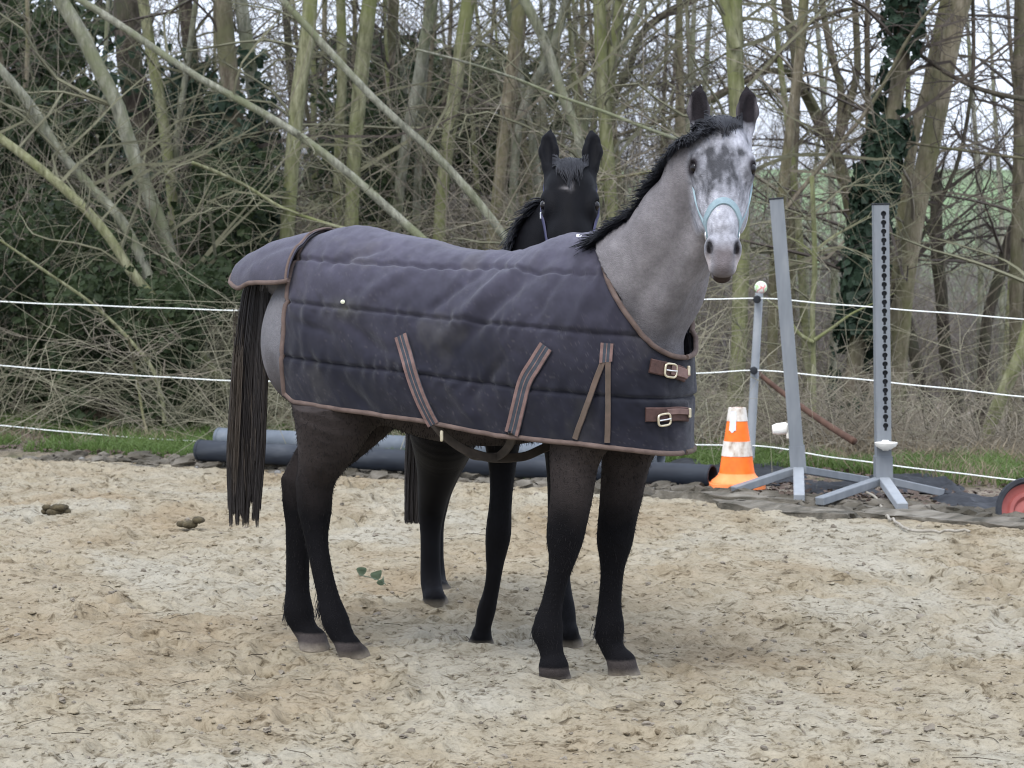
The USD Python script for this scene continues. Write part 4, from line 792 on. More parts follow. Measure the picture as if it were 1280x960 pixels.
p = at(1107.5, 562, 16.66) - np.array([hub2[0], hub2[1], 0]); cup(t2, p, np.eye(3))

# fence: one post with its ball, three ropes
pb, pt = at(936, 592, 19.0), at(949, 366, 19.0); pb[2] = floor_z(np.array([pb[0]]), np.array([19.0]))[0] - .05
post = thing('fence_post', 'thin grey fence post capped with a small coloured ball', 'fence post', pb); d = pt - pb
obj('shaft', tube(np.array([[0, 0, 0], d * .5, d]), [.030, .028, .026], 12), 'paint_pale', post, smooth=50)
b_ = trimesh.creation.icosphere(3, .041); obj('ball_cap', place(b_, None, d + [0.01, 0, .035]), 'ball_white', post, smooth=True)
rope_v = {'upper': [(-60, 373), (0, 377), (150, 383), (300, 388), (600, 387), (885, 374), (945, 373), (1050, 381), (1280, 399), (1400, 409)], 'middle': [(-60, 452), (0, 457), (150, 468), (300, 476), (600, 478), (885, 466), (943, 463), (1050, 472), (1280, 496), (1400, 509)], 'lowest': [(-60, 528), (0, 532), (130, 544), (250, 552), (600, 565), (860, 556), (938, 557), (1050, 573), (1200, 592), (1280, 601), (1400, 614)]}
for k, pts in rope_v.items():
    P = np.array([at(u, v, fence_y((u - 640) / FPX * 19.3) - .02) for u, v in pts]); P = np.vstack([[P[0, 0] - 4, fence_y(P[0, 0] - 4), P[0, 2]], P, [P[-1, 0] + 2, fence_y(P[-1, 0] + 2), P[-1, 2]]]); c = spline(P, 200); c[:, 2] = np.maximum(c[:, 2], floor_z(c[:, 0], c[:, 1]) + .05); c[:, 2] += .0015 * np.sin(np.arange(200) * .7)
    lab = {'upper': 'upper white fence rope, level with the top of the fence post', 'middle': 'middle white fence rope, between the upper and the lowest', 'lowest': 'lowest white fence rope, just above the grass'}[k]
    obj('fence_rope', tube(c, .0042, 6), 'rope_white', smooth=True, label=lab, category='rope')
for v, u in ((374, 946), (463, 942)):
    q = at(u, v, 18.96) - pb; obj('insulator', place(lathe([(0, -.025), (.022, -.022), (.026, 0), (.014, .004), (.026, .010), (.022, .03), (0, .032)], 16), rot([1, 0, 0], 90), q + [0, -.02, 0]), 'black_plastic', post, smooth=40)
a, b2 = at(945, 464, 19.15), at(1068, 552, 18.3); obj('leaning_stick', tube(spline([a, (a + b2) / 2 + [0, 0, -.02], b2], 12), np.linspace(.016, .024, 12), 8), 'rust_brown', smooth=True, label='rusty brown stick leaning from the fence post down to the grass', category='stick')

# timber edging, black sheeting, red tub, cord
def timber(p, q, w, h, label, seed):
    p, q = np.asarray(p), np.asarray(q); L = np.linalg.norm((q - p)[:2]); n = max(8, int(L / .05)); s = Soup(); m = trimesh.creation.box([L, w, h]); m = m.subdivide_to_size(.04); v = m.vertices; k = fbm(v * np.array([3, 14, 14]) + seed * 7, 3, seed) - .5
    v = v + np.stack([.5 * k * (np.abs(v[:, 0]) > L / 2 - .03) * np.sin(v[:, 1] * 60), k * .04, k * .085 - .026], 1); x = (q - p) / np.linalg.norm(q - p); y = np.cross([0, 0, 1.], x); y /= np.linalg.norm(y)
    obj('timber_board', place((v, m.faces), np.stack([x, y, np.cross(x, y)], 1), (p + q) / 2), 'old_timber', smooth=30, label=label, category='timber')
timber(gnd(828, 617), gnd(1005, 630), .16, .09, 'weathered timber board flat on the edge in front of the orange cone', 1)
timber(gnd(905, 634), gnd(1062, 649), .15, .11, 'broken mossy timber board under the feet of the leaning stand', 2)
timber(gnd(1080, 643), gnd(1300, 661), .15, .11, 'grey timber board right of the slotted stand, ending by the red tub', 3)
timber(gnd(560, 599, -.03), gnd(800, 615, -.03), .14, .06, 'low timber board half sunk in sand, below the black pipe', 4)
timber(gnd(30, 574, -.035), gnd(200, 584, -.03), .14, .06, 'low timber board half sunk in sand at the far left', 5)
def sheet(px, hgt, label, seed):
    c = np.array([gnd(*p)[:2] for p in px]); lo, hi = c.min(0), c.max(0); X, Y = np.meshgrid(np.linspace(lo[0], hi[0], 50), np.linspace(lo[1], hi[1], 40), indexing='ij'); p = np.stack([X, Y, 0 * X], -1); u = (X - lo[0]) / (hi[0] - lo[0]); w = (Y - lo[1]) / (hi[1] - lo[1]); en = np.clip(np.minimum(np.minimum(u, 1 - u), np.minimum(w, 1 - w)) * 6, 0, 1)
    r = 1 - np.abs(2 * fbm(p * np.array([4, 4, 1]), 2, seed) - 1); Z = floor_z(X, Y) + .012 + hgt * en * (.25 + .75 * r ** 2) + .1 * hgt * (fbm(p * 22, 2, seed + 1) - .5); X = X + .05 * (fbm(p * 5, 2, seed + 2) - .5)
    v = np.stack([X, Y, Z], -1).reshape(-1, 3); f = grid_faces(50, 40, True); obj('plastic_sheet', Soup().add(v, f).add(v - [0, 0, .004], f[:, ::-1]).mesh(), 'black_plastic', smooth=True, label=label, category='plastic sheet')
sheet([(842, 596), (990, 598), (842, 572), (990, 572)], .05, 'crumpled black plastic sheet behind the cone', 31)
sheet([(1010, 618), (1085, 618), (1010, 596), (1085, 596)], .035, 'crumpled black plastic sheet between the two jump stands', 37)
sheet([(1112, 610), (1180, 612), (1112, 590), (1180, 590)], .06, 'crumpled black plastic sheet behind the slotted stand', 41)
sheet([(1195, 644), (1262, 644), (1195, 618), (1262, 618)], .05, 'crumpled black plastic sheet beside the red tub', 47)
tb = gnd(1296, 649); tub = thing('rubber_tub', 'black rubber tub tipped on its side showing a dull red inside', 'tub', (tb[0], tb[1], .02)); Rt = rot([0, 0, 1], 8) @ rot([1, 0, 0], 62)
obj('rim', place(lathe([(.16, -.10), (.235, -.03), (.262, .0), (.25, .022), (.225, .02), (.212, -.02), (.15, -.09)], 48), Rt * .82, (0, .08, .0)), 'black_plastic', tub, smooth=40)
obj('inside', place(lathe([(0, -.030), (.055, -.028), (.07, -.045), (.12, -.05), (.135, -.022), (.160, -.018), (.17, -.035), (.205, -.018), (.224, .012), (.232, .016), (.236, .0), (.2, -.07), (0, -.075)], 48), Rt * .82, (0, .08, .004)), 'red_rubber', tub, smooth=40)
cp = [gnd(*p) for p in ((1082, 627), (1096, 630), (1106, 638), (1109, 649), (1122, 660), (1140, 667), (1170, 669), (1212, 672))]; c = spline(np.array(cp), 70); c[:, 2] = np.maximum(sand_z(c[:, 0], c[:, 1]), floor_z(c[:, 0], c[:, 1])) + .02; c[:12, 2] += np.linspace(.05, 0, 12)
obj('cord', tube(c, .0075, 7), 'cord_pale', smooth=True, label='pale cord trailing over the edge on to the sand', category='cord')
# droppings, leaf sprig, stones, sticks
def dropping(u, v, n, seed, label, s=1.0):
    g = np.random.default_rng(seed); o = gnd(u, v); t = thing('horse_dropping', label, 'dropping', o)
    for i in range(n):
        e = trimesh.creation.icosphere(2); e.apply_scale(np.array([.042, .036, .024]) * s * g.uniform(.8, 1.2)); e.vertices += .008 * (fbm(e.vertices * 60 + i, 2, seed)[:, None] - .5); a = g.uniform(0, 6.3); r = .055 * s * math.sqrt(g.uniform(0, 1)); lvl = .016 + .024 * (i > n * .6)
        obj('lump', place(e, rot([0, 0, 1], g.uniform(0, 180)), (1.5 * r * math.cos(a), r * math.sin(a), lvl)), 'dung', t, smooth=True)
dropping(69, 643, 11, 1, 'dark heap of horse droppings on the sand at the far left', .8)
dropping(241, 659, 9, 2, 'smaller heap of horse droppings left of the grey horse\'s tail', .75)
mat('leaf_green', [(.3, (.055, .075, .045)), (.7, (.09, .12, .075))], scale=20, rough=.5, leaf=.3)
sp_ = thing('leaf_sprig', 'little green leafy sprig lying on the sand behind the hind hooves', 'sprig', gnd(464, 726))
for k, (u, v, s_) in enumerate(((452, 719, .9), (471, 724, 1.1), (477, 732, .9))):
    q = gnd(u, v) - gnd(464, 726) + [0, 0, .022]; n = 12; a = np.linspace(0, 2 * np.pi, n, endpoint=False); lv = np.stack([.026 * s_ * np.cos(a), .0 * a, .024 * s_ * np.sin(a)], 1); lv[:, 1] = .010 * np.cos(2 * a); R_ = rot([1, 0, 0], 20 + 9 * k) @ rot([0, 0, 1], 25 * k)
    obj('leaf', place((np.vstack([lv, [[0, .004, 0]]]), np.array([[i, (i + 1) % n, n] for i in range(n)])), R_, q), 'leaf_green', sp_, smooth=True)
obj('stem', tube(spline([gnd(449, 722) - gnd(464, 726) + [0, 0, .012], [0, 0, .014], gnd(482, 736) - gnd(464, 726) + [0, 0, .02]], 10), .002, 5), 'leaf_green', sp_)
mat('straw_dark', [(.3, (.045, .034, .022)), (.7, (.15, .115, .075))], scale=3, rough=.9, rand=.6)
g = np.random.default_rng(5); s = Soup()
def on_sand(n, y0=8.6, y1=19.5):
    y = 1 / g.uniform(1 / y1, 1 / y0, n); x = g.uniform(-.185, .185, n) * y; k = y < edge_y(x) - .1; return x[k], y[k]
x, y = on_sand(260); z = sand_z(x, y)
for i in range(len(x)):
    a = g.uniform(0, np.pi); l = g.exponential(.045) + .02; d = np.array([math.cos(a), math.sin(a), g.normal(0, .12)]) * min(l, .22); p = np.array([x[i], y[i], z[i] + .004]); b = np.array([g.normal(0, .06) * l, g.normal(0, .06) * l, .004]); s.add(*tube(np.array([p - d / 2, p + b, p + d / 2]), g.uniform(.0008, .0019), 3, caps=False))
obj('straw_bits', s.mesh(), 'straw_dark', kind='stuff', label='dark straw and twig bits scattered over the sand', category='debris')
mat('clod', [(.3, (.09, .075, .055)), (.5, (.21, .18, .14)), (.7, (.34, .30, .24))], scale=2.5, rough=.95, bump=.6, bump_scale=60, bump_dist=.01, coord='world', rand=.25)
s = Soup(); x, y = on_sand(1500); z = sand_z(x, y); ico = trimesh.creation.icosphere(1); rough_ = [(noise(ico.vertices * 1.9 + 5.1 * k)[:, None] - .5) * 1.3 + 1 for k in range(12)]
for i in range(len(x)):
    r = min(.003 + g.exponential(.0030), .014); v = ico.vertices * np.array([1.2, 1, .7]) * r * g.uniform(.7, 1.3, 3) * rough_[i % 12]; s.add(v @ rot([0, 0, 1], g.uniform(0, 360)).T + [x[i], y[i], z[i] + r * .15], ico.faces)
obj('sand_clods', s.mesh(), 'clod', kind='stuff', label='small clods of damp sand strewn over the arena', category='clods')
s = Soup(); x, y = on_sand(4500); z = sand_z(x, y)
for i in range(len(x)):
    r = min(.003 + g.exponential(.0028), .013); v = ico.vertices * rough_[(i * 5) % 12] * np.array([1.35, 1.1, .62]) * r * g.uniform(.75, 1.25, 3); s.add(v @ rot([0, 0, 1], g.uniform(0, 360)).T + [x[i], y[i], z[i] + r * .08], ico.faces)
obj('sand_crumbs', s.mesh(), 'sand', smooth=True, kind='stuff', label='crumbs of trampled sand over the whole arena', category='sand')
s = Soup()
for i in range(330):
    u, v = g.uniform(-20, 1300), g.uniform(540, 640); p = gnd(u, v); d_ = p[1] - edge_y(p[0])
    if not (-.35 < d_ < 1.8): continue
    r = g.uniform(.005, .018); s.add(ico.vertices * r * g.uniform(.6, 1.3, 3) + [p[0], p[1], (sand_z(p[:1], p[1:2]) if d_ < 0 else floor_z(p[:1], p[1:2]))[0] + r * .3], ico.faces)
obj('pebbles', s.mesh(), 'stone_pale', smooth=True, kind='stuff', label='pale pebbles and chips along the arena edge', category='pebbles')
s = Soup()
for i in range(1500):
    u = g.uniform(-20, 1300) if i < 700 else g.uniform(820, 1300); x = (u - 640) / FPX * 17.6; y = edge_y(x) + g.normal(.02, .10) + (.25 * g.uniform(0, 1) if u > 820 else 0); zz = floor_z(np.array([x]), np.array([y]))[0] if y > edge_y(x) else sand_z(np.array([x]), np.array([y]))[0]
    r = min(.012 + g.exponential(.016), .07); v = ico.vertices * rough_[i % 12] * np.array([1.4, 1, .55]) * r; s.add(v @ rot([0, 0, 1], g.uniform(0, 360)).T + [x, y, zz + r * .12], ico.faces)
mat('soil_lump', [(.3, (.045, .040, .026)), (.5, (.12, .105, .080)), (.7, (.24, .215, .175))], scale=3, rough=.95, bump=.7, bump_scale=50, bump_dist=.01, coord='world', rand=.35)
obj('soil_lumps', s.mesh(), 'soil_lump', kind='stuff', label='lumps of soil and moss along the broken edge of the arena', category='soil')
# ------------------------------------------------------------------ the wood behind the fence
def bark(name, lo, mid, hi, moss=None):
    nodes = {'tc': ('texture_coordinate', {}), 'mp': ('mapping', {'scale': (1, 1, .25)}), 'n': ('noise_texture', {'scale': 22, 'detail': 7, 'roughness': .7}), 'r': ('rgb_ramp', {'ramp': [(.30, tuple(.6 * x for x in lo)), (.5, mid), (.68, tuple(1.15 * x for x in hi))]}),
             'm': ('noise_texture', {'scale': 2.4, 'detail': 5, 'roughness': .65}), 'mr': ('map_range', {'from_min': .44, 'from_max': .60, 'to_min': 0, 'to_max': .85, 'clamp': True}), 'mx': ('mix_color', {'b': moss or mid}), 'b': ('bump', {'strength': .9, 'distance': .03}), 'p': ('principled_bsdf', {'roughness': .92, 'specular_ior_level': .12})}
    usdkit.material(stage, f'/World/Looks/{name}', nodes, [('tc.object', 'mp.vector'), ('mp.vector', 'n.vector'), ('tc.object', 'm.vector'), ('n.fac', 'r.fac'), ('m.fac', 'mr.value'), ('mr.result', 'mx.fac'), ('r.color', 'mx.a'), ('mx.result', 'p.base_color'), ('n.fac', 'b.height'), ('b.normal', 'p.normal')], surface='p.BSDF')
bark('bark_grey', (0.106, 0.107, 0.083), (0.188, 0.188, 0.145), (0.281, 0.278, 0.222), (0.144, 0.155, 0.088))
bark('bark_moss', (0.100, 0.100, 0.055), (0.173, 0.173, 0.100), (0.250, 0.247, 0.160), (0.147, 0.160, 0.065))
bark('bark_brown', (0.055, 0.046, 0.034), (0.117, 0.098, 0.072), (0.195, 0.169, 0.127), (0.104, 0.104, 0.057))
bark('bark_dark', (0.027, 0.022, 0.019), (0.062, 0.051, 0.041), (0.112, 0.095, 0.077), (0.057, 0.060, 0.037))
bark('bark_tan', (0.102, 0.086, 0.058), (0.180, 0.156, 0.108), (0.252, 0.222, 0.162), (0.126, 0.126, 0.060))
mat('twig_tan', [(.3, (0.163, 0.138, 0.100)), (.7, (0.362, 0.319, 0.244))], scale=1.2, rough=.9, coord='world', rand=.45)
mat('twig_olive', [(.3, (0.119, 0.116, 0.070)), (.7, (0.250, 0.240, 0.155))], scale=1.2, rough=.9, coord='world', rand=.4)
mat('twig_dark', [(.3, (0.048, 0.039, 0.032)), (.7, (0.128, 0.105, 0.086))], scale=1.2, rough=.9, coord='world', rand=.4)
mat('twig_far_airlit', [(.3, (0.144, 0.125, 0.110)), (.7, (0.264, 0.238, 0.216))], scale=.6, rough=.95, coord='world', rand=.35)  # colour lightened and greyed to paint in the air light over distance
mat('ivy_leaf', [(.3, (.018, .034, .020)), (.6, (.042, .074, .044)), (.8, (.090, .130, .088))], scale=2.2, rough=.55, spec=.18, coord='world', rand=.45, leaf=.15)
mat('holly_leaf', [(.3, (.022, .035, .014)), (.6, (.054, .080, .032)), (.8, (.115, .140, .060))], scale=1.6, rough=.6, spec=.14, coord='world', rand=.5, leaf=.15)
mat('grass_blade', [(.3, (.080, .140, .030)), (.6, (.135, .200, .052)), (.8, (.20, .22, .095))], scale=1.5, rough=.6, coord='world', rand=.35, leaf=.3)
mat('grass_dry', [(.3, (.19, .15, .095)), (.7, (.34, .28, .19))], scale=1.5, rough=.85, coord='world', rand=.35, leaf=.2)
mat('dead_leaf', [(.3, (.10, .070, .052)), (.6, (.19, .14, .11)), (.8, (.32, .26, .22))], scale=4, rough=.8, coord='world', rand=.5)
vg = np.random.default_rng(77)
def stem_batch(P, r0, r1):                    # many thin three-sided stems at once: P (n, k, 3)
    n, k = P.shape[:2]; t = np.gradient(P, axis=1); t /= np.linalg.norm(t, axis=2, keepdims=True) + 1e-9; a = np.cross(t, [0.31, .83, .47]); a /= np.linalg.norm(a, axis=2, keepdims=True) + 1e-9; b = np.cross(t, a)
    r = np.asarray(r0)[:, None] + (np.asarray(r1) - np.asarray(r0))[:, None] * np.linspace(0, 1, k)[None]; ang = np.arange(3) * 2 * np.pi / 3
    v = (P[:, :, None] + r[:, :, None, None] * (np.cos(ang)[None, None, :, None] * a[:, :, None] + np.sin(ang)[None, None, :, None] * b[:, :, None])).reshape(-1, 3)
    i = (np.arange(n)[:, None, None] * k + np.arange(k - 1)[None, :, None]) * 3; j = np.arange(3)[None, None]; jj = (j + 1) % 3
    f = np.stack([i + j, i + 3 + j, i + 3 + jj, i + jj], -1).reshape(-1, 4); return v, np.vstack([f[:, [0, 1, 2]], f[:, [0, 2, 3]]])
def wander(base, d, L, g, k=6, droop=.0, wig=.12): # curved stems from points base along directions d
    n = len(base); s = np.linspace(0, 1, k)[None, :, None]; side = g.normal(0, wig, (n, 1, 3)); side2 = g.normal(0, wig * .5, (n, 1, 3))
    return base[:, None] + d[:, None] * L[:, None, None] * s + side * L[:, None, None] * s ** 2 + side2 * L[:, None, None] * np.sin(s * 7) * s - np.array([0, 0, 1.0]) * droop * L[:, None, None] * s ** 2
def sprays(path, rad, n1, g, z0, z1, lmin, lmax, upward=.5, n2=6, n3=3, flat_y=.7):
    """branches, twigs and twiglets along a trunk"""
    zz = path[:, 2]; ok = np.nonzero((zz > z0) & (zz < z1))[0]
    if len(ok) < 2: return None
    i = g.choice(ok, n1); az = g.uniform(0, 2 * np.pi, n1); d = np.stack([np.cos(az), flat_y * np.sin(az), g.normal(upward, .35, n1)], 1); d /= np.linalg.norm(d, axis=1, keepdims=True)
    L = g.uniform(lmin, lmax, n1); B = wander(path[i], d, L, g, 7, .10, .16); r0 = np.minimum(rad[i] * .45, .006 + .009 * L); s = Soup().add(*stem_batch(B, r0, r0 * .3))
    def twigs(B, L, m, f, rr):
        n = len(B); j = np.repeat(np.arange(n), m); k = g.uniform(.2, 1, len(j)) * (B.shape[1] - 1.01); a = k.astype(int); fr = (k - a)[:, None]; p = B[j, a] * (1 - fr) + B[j, a + 1] * fr; t = B[j, a + 1] - B[j, a]; t /= np.linalg.norm(t, axis=1, keepdims=True) + 1e-9
        d = t * .8 + g.normal(0, .55, t.shape); d /= np.linalg.norm(d, axis=1, keepdims=True); l = L[j] * g.uniform(.2, .55, len(j)) * f; C = wander(p, d, l, g, 5, .05, .16); s.add(*stem_batch(C, np.full(len(j), rr), np.full(len(j), rr * .4))); return C, l
    C, l = twigs(B, L, n2, 1.0, .0042)
    if n3: twigs(C, l, n3, 1.1, .0026)
    return s.mesh()
def leaves(c, nrm, size, g):                  # five-cornered leaves, slightly folded
    n = len(c); nrm = nrm + g.normal(0, .35, nrm.shape); nrm /= np.linalg.norm(nrm, axis=1, keepdims=True); a = np.cross(nrm, g.normal(0, 1, nrm.shape)); a /= np.linalg.norm(a, axis=1, keepdims=True); dn = np.array([0, 0, -1.0]); b = np.cross(nrm, a)
    sh = np.array([[0, -.55, 0], [.5, -.15, .12], [.30, .35, .08], [0, .75, -.05], [-.30, .35, .08], [-.5, -.15, .12]]); sz = size * g.uniform(.6, 1.3, n)
    v = c[:, None] + sz[:, None, None] * (sh[None, :, 0, None] * a[:, None] + sh[None, :, 1, None] * b[:, None] + sh[None, :, 2, None] * nrm[:, None])
    f = np.array([[0, 1, 2], [0, 2, 3], [0, 3, 4], [0, 4, 5]]); return v.reshape(-1, 3), (np.arange(n)[:, None, None] * 6 + f[None]).reshape(-1, 3)
def ivy(path, rad, n, g, z0, z1, thick, size=.065):
    ok = np.nonzero((path[:, 2] > z0) & (path[:, 2] < z1))[0]; i = g.choice(ok, n); az = g.uniform(0, 2 * np.pi, n); cl = .6 + .9 * fbm(np.stack([path[i, 2] * 2.2, az * .8, az * 0 + path[i, 0]], -1), 3, 5); o = np.stack([np.cos(az), np.sin(az), g.normal(0, .3, n)], 1); r = rad[i] + thick * cl * np.sqrt(g.uniform(.1, 1, n))
    c = path[i] + o * r[:, None] + np.stack([0 * az, 0 * az, g.uniform(-.06, .06, n)], 1); keep_ = fbm(c * 2.3, 3, 8) > .40; return leaves(c[keep_], o[keep_], size, g)
TWIG = {'bark_grey': 'twig_olive', 'bark_moss': 'twig_olive', 'bark_brown': 'twig_dark', 'bark_dark': 'twig_dark', 'bark_tan': 'twig_tan'}
def ground_at(x, y): return floor_z(np.array([float(x)]), np.array([float(y)]))[0]
def tree(name, label, Y, px, w, mt, top=8.5, ivy_n=0, ivy_z=(0, 9), thick=.10, n1=26, lean=False, cat='tree', group=None, z0=1.0, lmax=1.7, crook=.012, fork=None, leafsize=.065):
    """px: photo pixels from the top of the picture down to the foot; w: widths in pixels at its ends"""
    g = np.random.default_rng(abs(hash(px)) % 2 ** 31 if False else int(sum((a * 31 + b * 17) for a, b in px) * 7 + Y * 13) % 2 ** 31)
    pts = [at(u, v, Y) for u, v in px][::-1]; W = [w[1] / FPX * Y, w[0] / FPX * Y]
    p0 = pts[0]; zg = ground_at(p0[0], Y) - .12
    if p0[2] > zg + .05:
        d = p0 - pts[1]; d = d / max(-d[2], .25) if d[2] < 0 else np.array([0, 0, -1.0]); d[0] = np.clip(d[0], -1.2, 1.2); pts.insert(0, p0 + d * (p0[2] - zg) * np.array([.6 if not lean else 1, 0, 1]) )
    pt = pts[-1]
    if pt[2] < top and pt[2] > 3.0 and not fork:
        d = pt - pts[-2]; d /= max(d[2], .2); d[0] = np.clip(d[0], -1.1, 1.1); h = top - pt[2]; pts += [pt + d * h * .5 * np.array([.9, 1, 1]), pt + d * h * np.array([.75, 1, 1])]
    c = spline(np.array(pts), 46); c[:, 1] += .10 * np.sin(np.linspace(0, 4, 46) + Y * 3) * (np.linspace(0, 1, 46)) ; zf = np.linspace(0, 1, 46)
    c[:, 0] += crook * (fbm(np.stack([c[:, 2] * 1.7, 0 * zf + Y, 0 * zf], -1), 3, 4) - .5) * 4 * (.2 + zf)
    r = np.interp(c[:, 2], [c[0, 2], at(0, 0, Y)[2], max(top, 5.5)], [W[0] / 2, W[1] / 2, W[1] * .15]); r = r * (1 + .22 * (fbm(np.stack([c[:, 2] * 3, 0 * zf + Y, zf], -1), 2, 9) - .5)); r[:3] *= [1.35, 1.15, 1.03]
    t = thing(name, label, cat, c[0], group=group); o = c[0]
    obj('trunk', tube(c - o, r, 10), mt, t, smooth=60)
    if fork:
        for fp, fw in fork:
            fp3 = [at(u, v, Y) for u, v in fp]; e = fp3[-1] - fp3[-2]; e /= max(np.linalg.norm(e), 1e-6); fp3.append(fp3[-1] + (e * 2.2 + [0, 0, .6] if fw[0] > 7 or fp[-1][1] < 0 else e * .18)); cf = spline(np.array(fp3), 30); rf = np.linspace(fw[0], fw[1] * .25, 30) / 2 / FPX * Y
            obj('limb', tube(cf - o, rf, 8), mt, t, smooth=60); m = sprays(cf, rf, 14, g, 1.6, 7, .4, 1.4)
            if m and fw[0] > 7: obj('crown', (m[0] - o, m[1]), TWIG[mt], t)
    m = sprays(c, r, n1, g, z0, top, .5, lmax)
    if m: obj('crown', (m[0] - o, m[1]), TWIG[mt], t)
    if ivy_n:
        v, f = ivy(c, r, ivy_n, g, ivy_z[0], ivy_z[1], thick, leafsize); obj('ivy', (v - o, f), 'ivy_leaf', t)
        k = g.choice(np.nonzero((c[:, 2] > ivy_z[0]) & (c[:, 2] < ivy_z[1]))[0], 8)
    return t
T = tree
# leaning poles on the left
T('leaning_tree', 'grey-green leaning tree crossing the left of the wood, its foot behind the middle rope', 23.0, ((72, -4), (100, 40), (125, 90), (146, 130), (162, 180), (174, 215), (190, 255), (210, 310), (238, 400), (256, 450)), (19, 17), 'bark_grey', lean=True, n1=20)
T('leaning_tree', 'thin straight grey pole leaning from the left edge of the picture', 22.6, ((-8, 78), (35, 130), (70, 186), (110, 232), (150, 276), (167, 305), (188, 350), (240, 425)), (11, 15), 'bark_grey', lean=True, n1=12)
T('leaning_tree', 'yellow-green mossy pole arching down from the left edge, lowest of the leaning poles', 22.2, ((-10, 168), (35, 200), (80, 236), (115, 270), (142, 303), (170, 345), (205, 385), (236, 425)), (9, 15), 'bark_moss', lean=True, n1=12)
T('leaning_tree', 'long pale pole leaning across the picture and vanishing behind the horse\'s rump', 21.6, ((95, -4), (150, 30), (190, 58), (240, 92), (300, 126), (375, 170), (440, 220), (515, 287), (700, 450)), (9, 13), 'bark_grey', lean=True, n1=14)
T('leaning_tree', 'long pale pole leaning across the middle towards the black horse', 21.9, ((350, -4), (400, 50), (450, 106), (490, 146), (530, 180), (580, 231), (620, 280), (646, 316), (760, 470)), (9, 13), 'bark_grey', lean=True, n1=14)
T('leaning_tree', 'grey pole slanting down to the black horse\'s ears', 23.5, ((652, -6), (672, 30), (685, 60), (695, 95), (706, 126), (721, 165), (732, 205), (760, 330)), (13, 12), 'bark_grey', lean=True, n1=14)
# upright trees, left to right
T('ivy_tree', 'thick dark brown tree at the upper left, behind the long pale pole', 27.0, ((158, -4), (160, 60), (170, 120), (180, 190), (190, 260), (196, 360)), (34, 26), 'bark_dark', ivy_n=900, ivy_z=(-1, 3.2), thick=.22)
T('ash_tree', 'pale olive tree just right of the thick dark one', 25.0, ((176, -4), (184, 40), (195, 100), (205, 160), (214, 240), (222, 360)), (15, 12), 'bark_moss')
T('ivy_tree', 'dark ivy-clad tree second from the thick dark one', 25.5, ((231, -4), (238, 60), (246, 130), (256, 200), (270, 300), (276, 400)), (19, 15), 'bark_dark', ivy_n=1500, ivy_z=(-1, 3.0), thick=.16)
T('ivy_tree', 'brown tree with ivy on its lower half, above the horse\'s tail', 24.2, ((279, -4), (284, 60), (291, 120), (300, 200), (309, 280), (313, 400)), (24, 20), 'bark_brown', ivy_n=1700, ivy_z=(-1, 2.6), thick=.14)
T('ivy_tree', 'grey-green tree close to the right of the brown ivy one', 24.6, ((300, -4), (310, 60), (318, 120), (330, 180), (340, 260), (347, 400)), (18, 15), 'bark_grey', ivy_n=900, ivy_z=(-1, 2.9), thick=.10)
T('young_tree', 'thin dark tree left of the bright mossy one', 27.5, ((357, -4), (360, 60), (364, 110), (366, 200), (364, 380)), (10, 9), 'bark_dark')
T('ash_tree', 'bright yellow-green mossy tree rising behind the rug\'s tail flap', 23.4, ((389, -4), (385, 50), (375, 100), (368, 160), (363, 220), (358, 300), (356, 430)), (19, 19), 'bark_moss', crook=.02)
T('ash_tree', 'slim olive tree midway between the bright mossy one and the croup', 25.5, ((426, -4), (428, 80), (425, 160), (421, 280), (420, 430)), (13, 12), 'bark_moss')
T('ash_tree', 'sturdy olive-brown tree standing over the horse\'s croup', 24.0, ((464, -4), (456, 60), (450, 120), (443, 200), (440, 290), (440, 430)), (19, 19), 'bark_moss')
T('young_tree', 'shadowy thin tree right of the sturdy one over the croup', 27.0, ((492, -4), (488, 70), (484, 150), (480, 300), (480, 430)), (14, 13), 'bark_brown')
T('ash_tree', 'pale grey tree tilted to the right above the horse\'s back', 24.8, ((541, -4), (531, 50), (523, 100), (513, 150), (500, 230), (492, 330), (488, 430)), (15, 13), 'bark_grey')
T('ash_tree', 'mossy green tree tilted right, over the middle of the rug', 24.3, ((587, -4), (579, 50), (570, 110), (563, 160), (555, 220), (549, 300), (545, 430)), (18, 16), 'bark_moss')
T('ash_tree', 'upright grey-brown tree left of the black horse\'s head', 24.5, ((651, -4), (644, 60), (636, 120), (629, 180), (622, 250), (612, 320), (608, 430)), (17, 15), 'bark_tan')
T('young_tree', 'thin grey tree crossing behind the pole above the black horse', 25.2, ((708, -4), (695, 50), (680, 82), (664, 112), (650, 150), (640, 260), (636, 430)), (12, 9), 'bark_grey')
T('ash_tree', 'mossy upright tree right of the black horse\'s ear', 23.8, ((749, -4), (752, 50), (753, 100), (757, 160), (762, 220), (767, 300), (772, 430)), (16, 17), 'bark_moss', fork=[(((753, 120), (764, 70), (772, 20), (775, -10)), (13, 11))], top=7)
T('ash_tree', 'grey tree leaning right behind the black horse\'s right ear', 25.0, ((806, -4), (790, 35), (768, 75), (748, 105), (733, 150), (716, 200), (700, 300), (690, 430)), (9, 14), 'bark_grey')
T('dark_tree', 'crooked dark tree with a limb bent over towards the grey horse\'s ears', 29.0, ((868, -2), (832, 18), (806, 38), (795, 56), (786, 88), (766, 122), (752, 200), (750, 350)), (10, 12), 'bark_dark', top=6, n1=40)
T('ash_tree', 'olive tree directly behind the grey horse\'s ears and head', 22.6, ((919, -4), (919, 60), (922, 110), (924, 180), (927, 300), (924, 420), (918, 512)), (21, 21), 'bark_moss', fork=[(((920, 60), (910, 25), (904, -6)), (14, 11))], top=8)
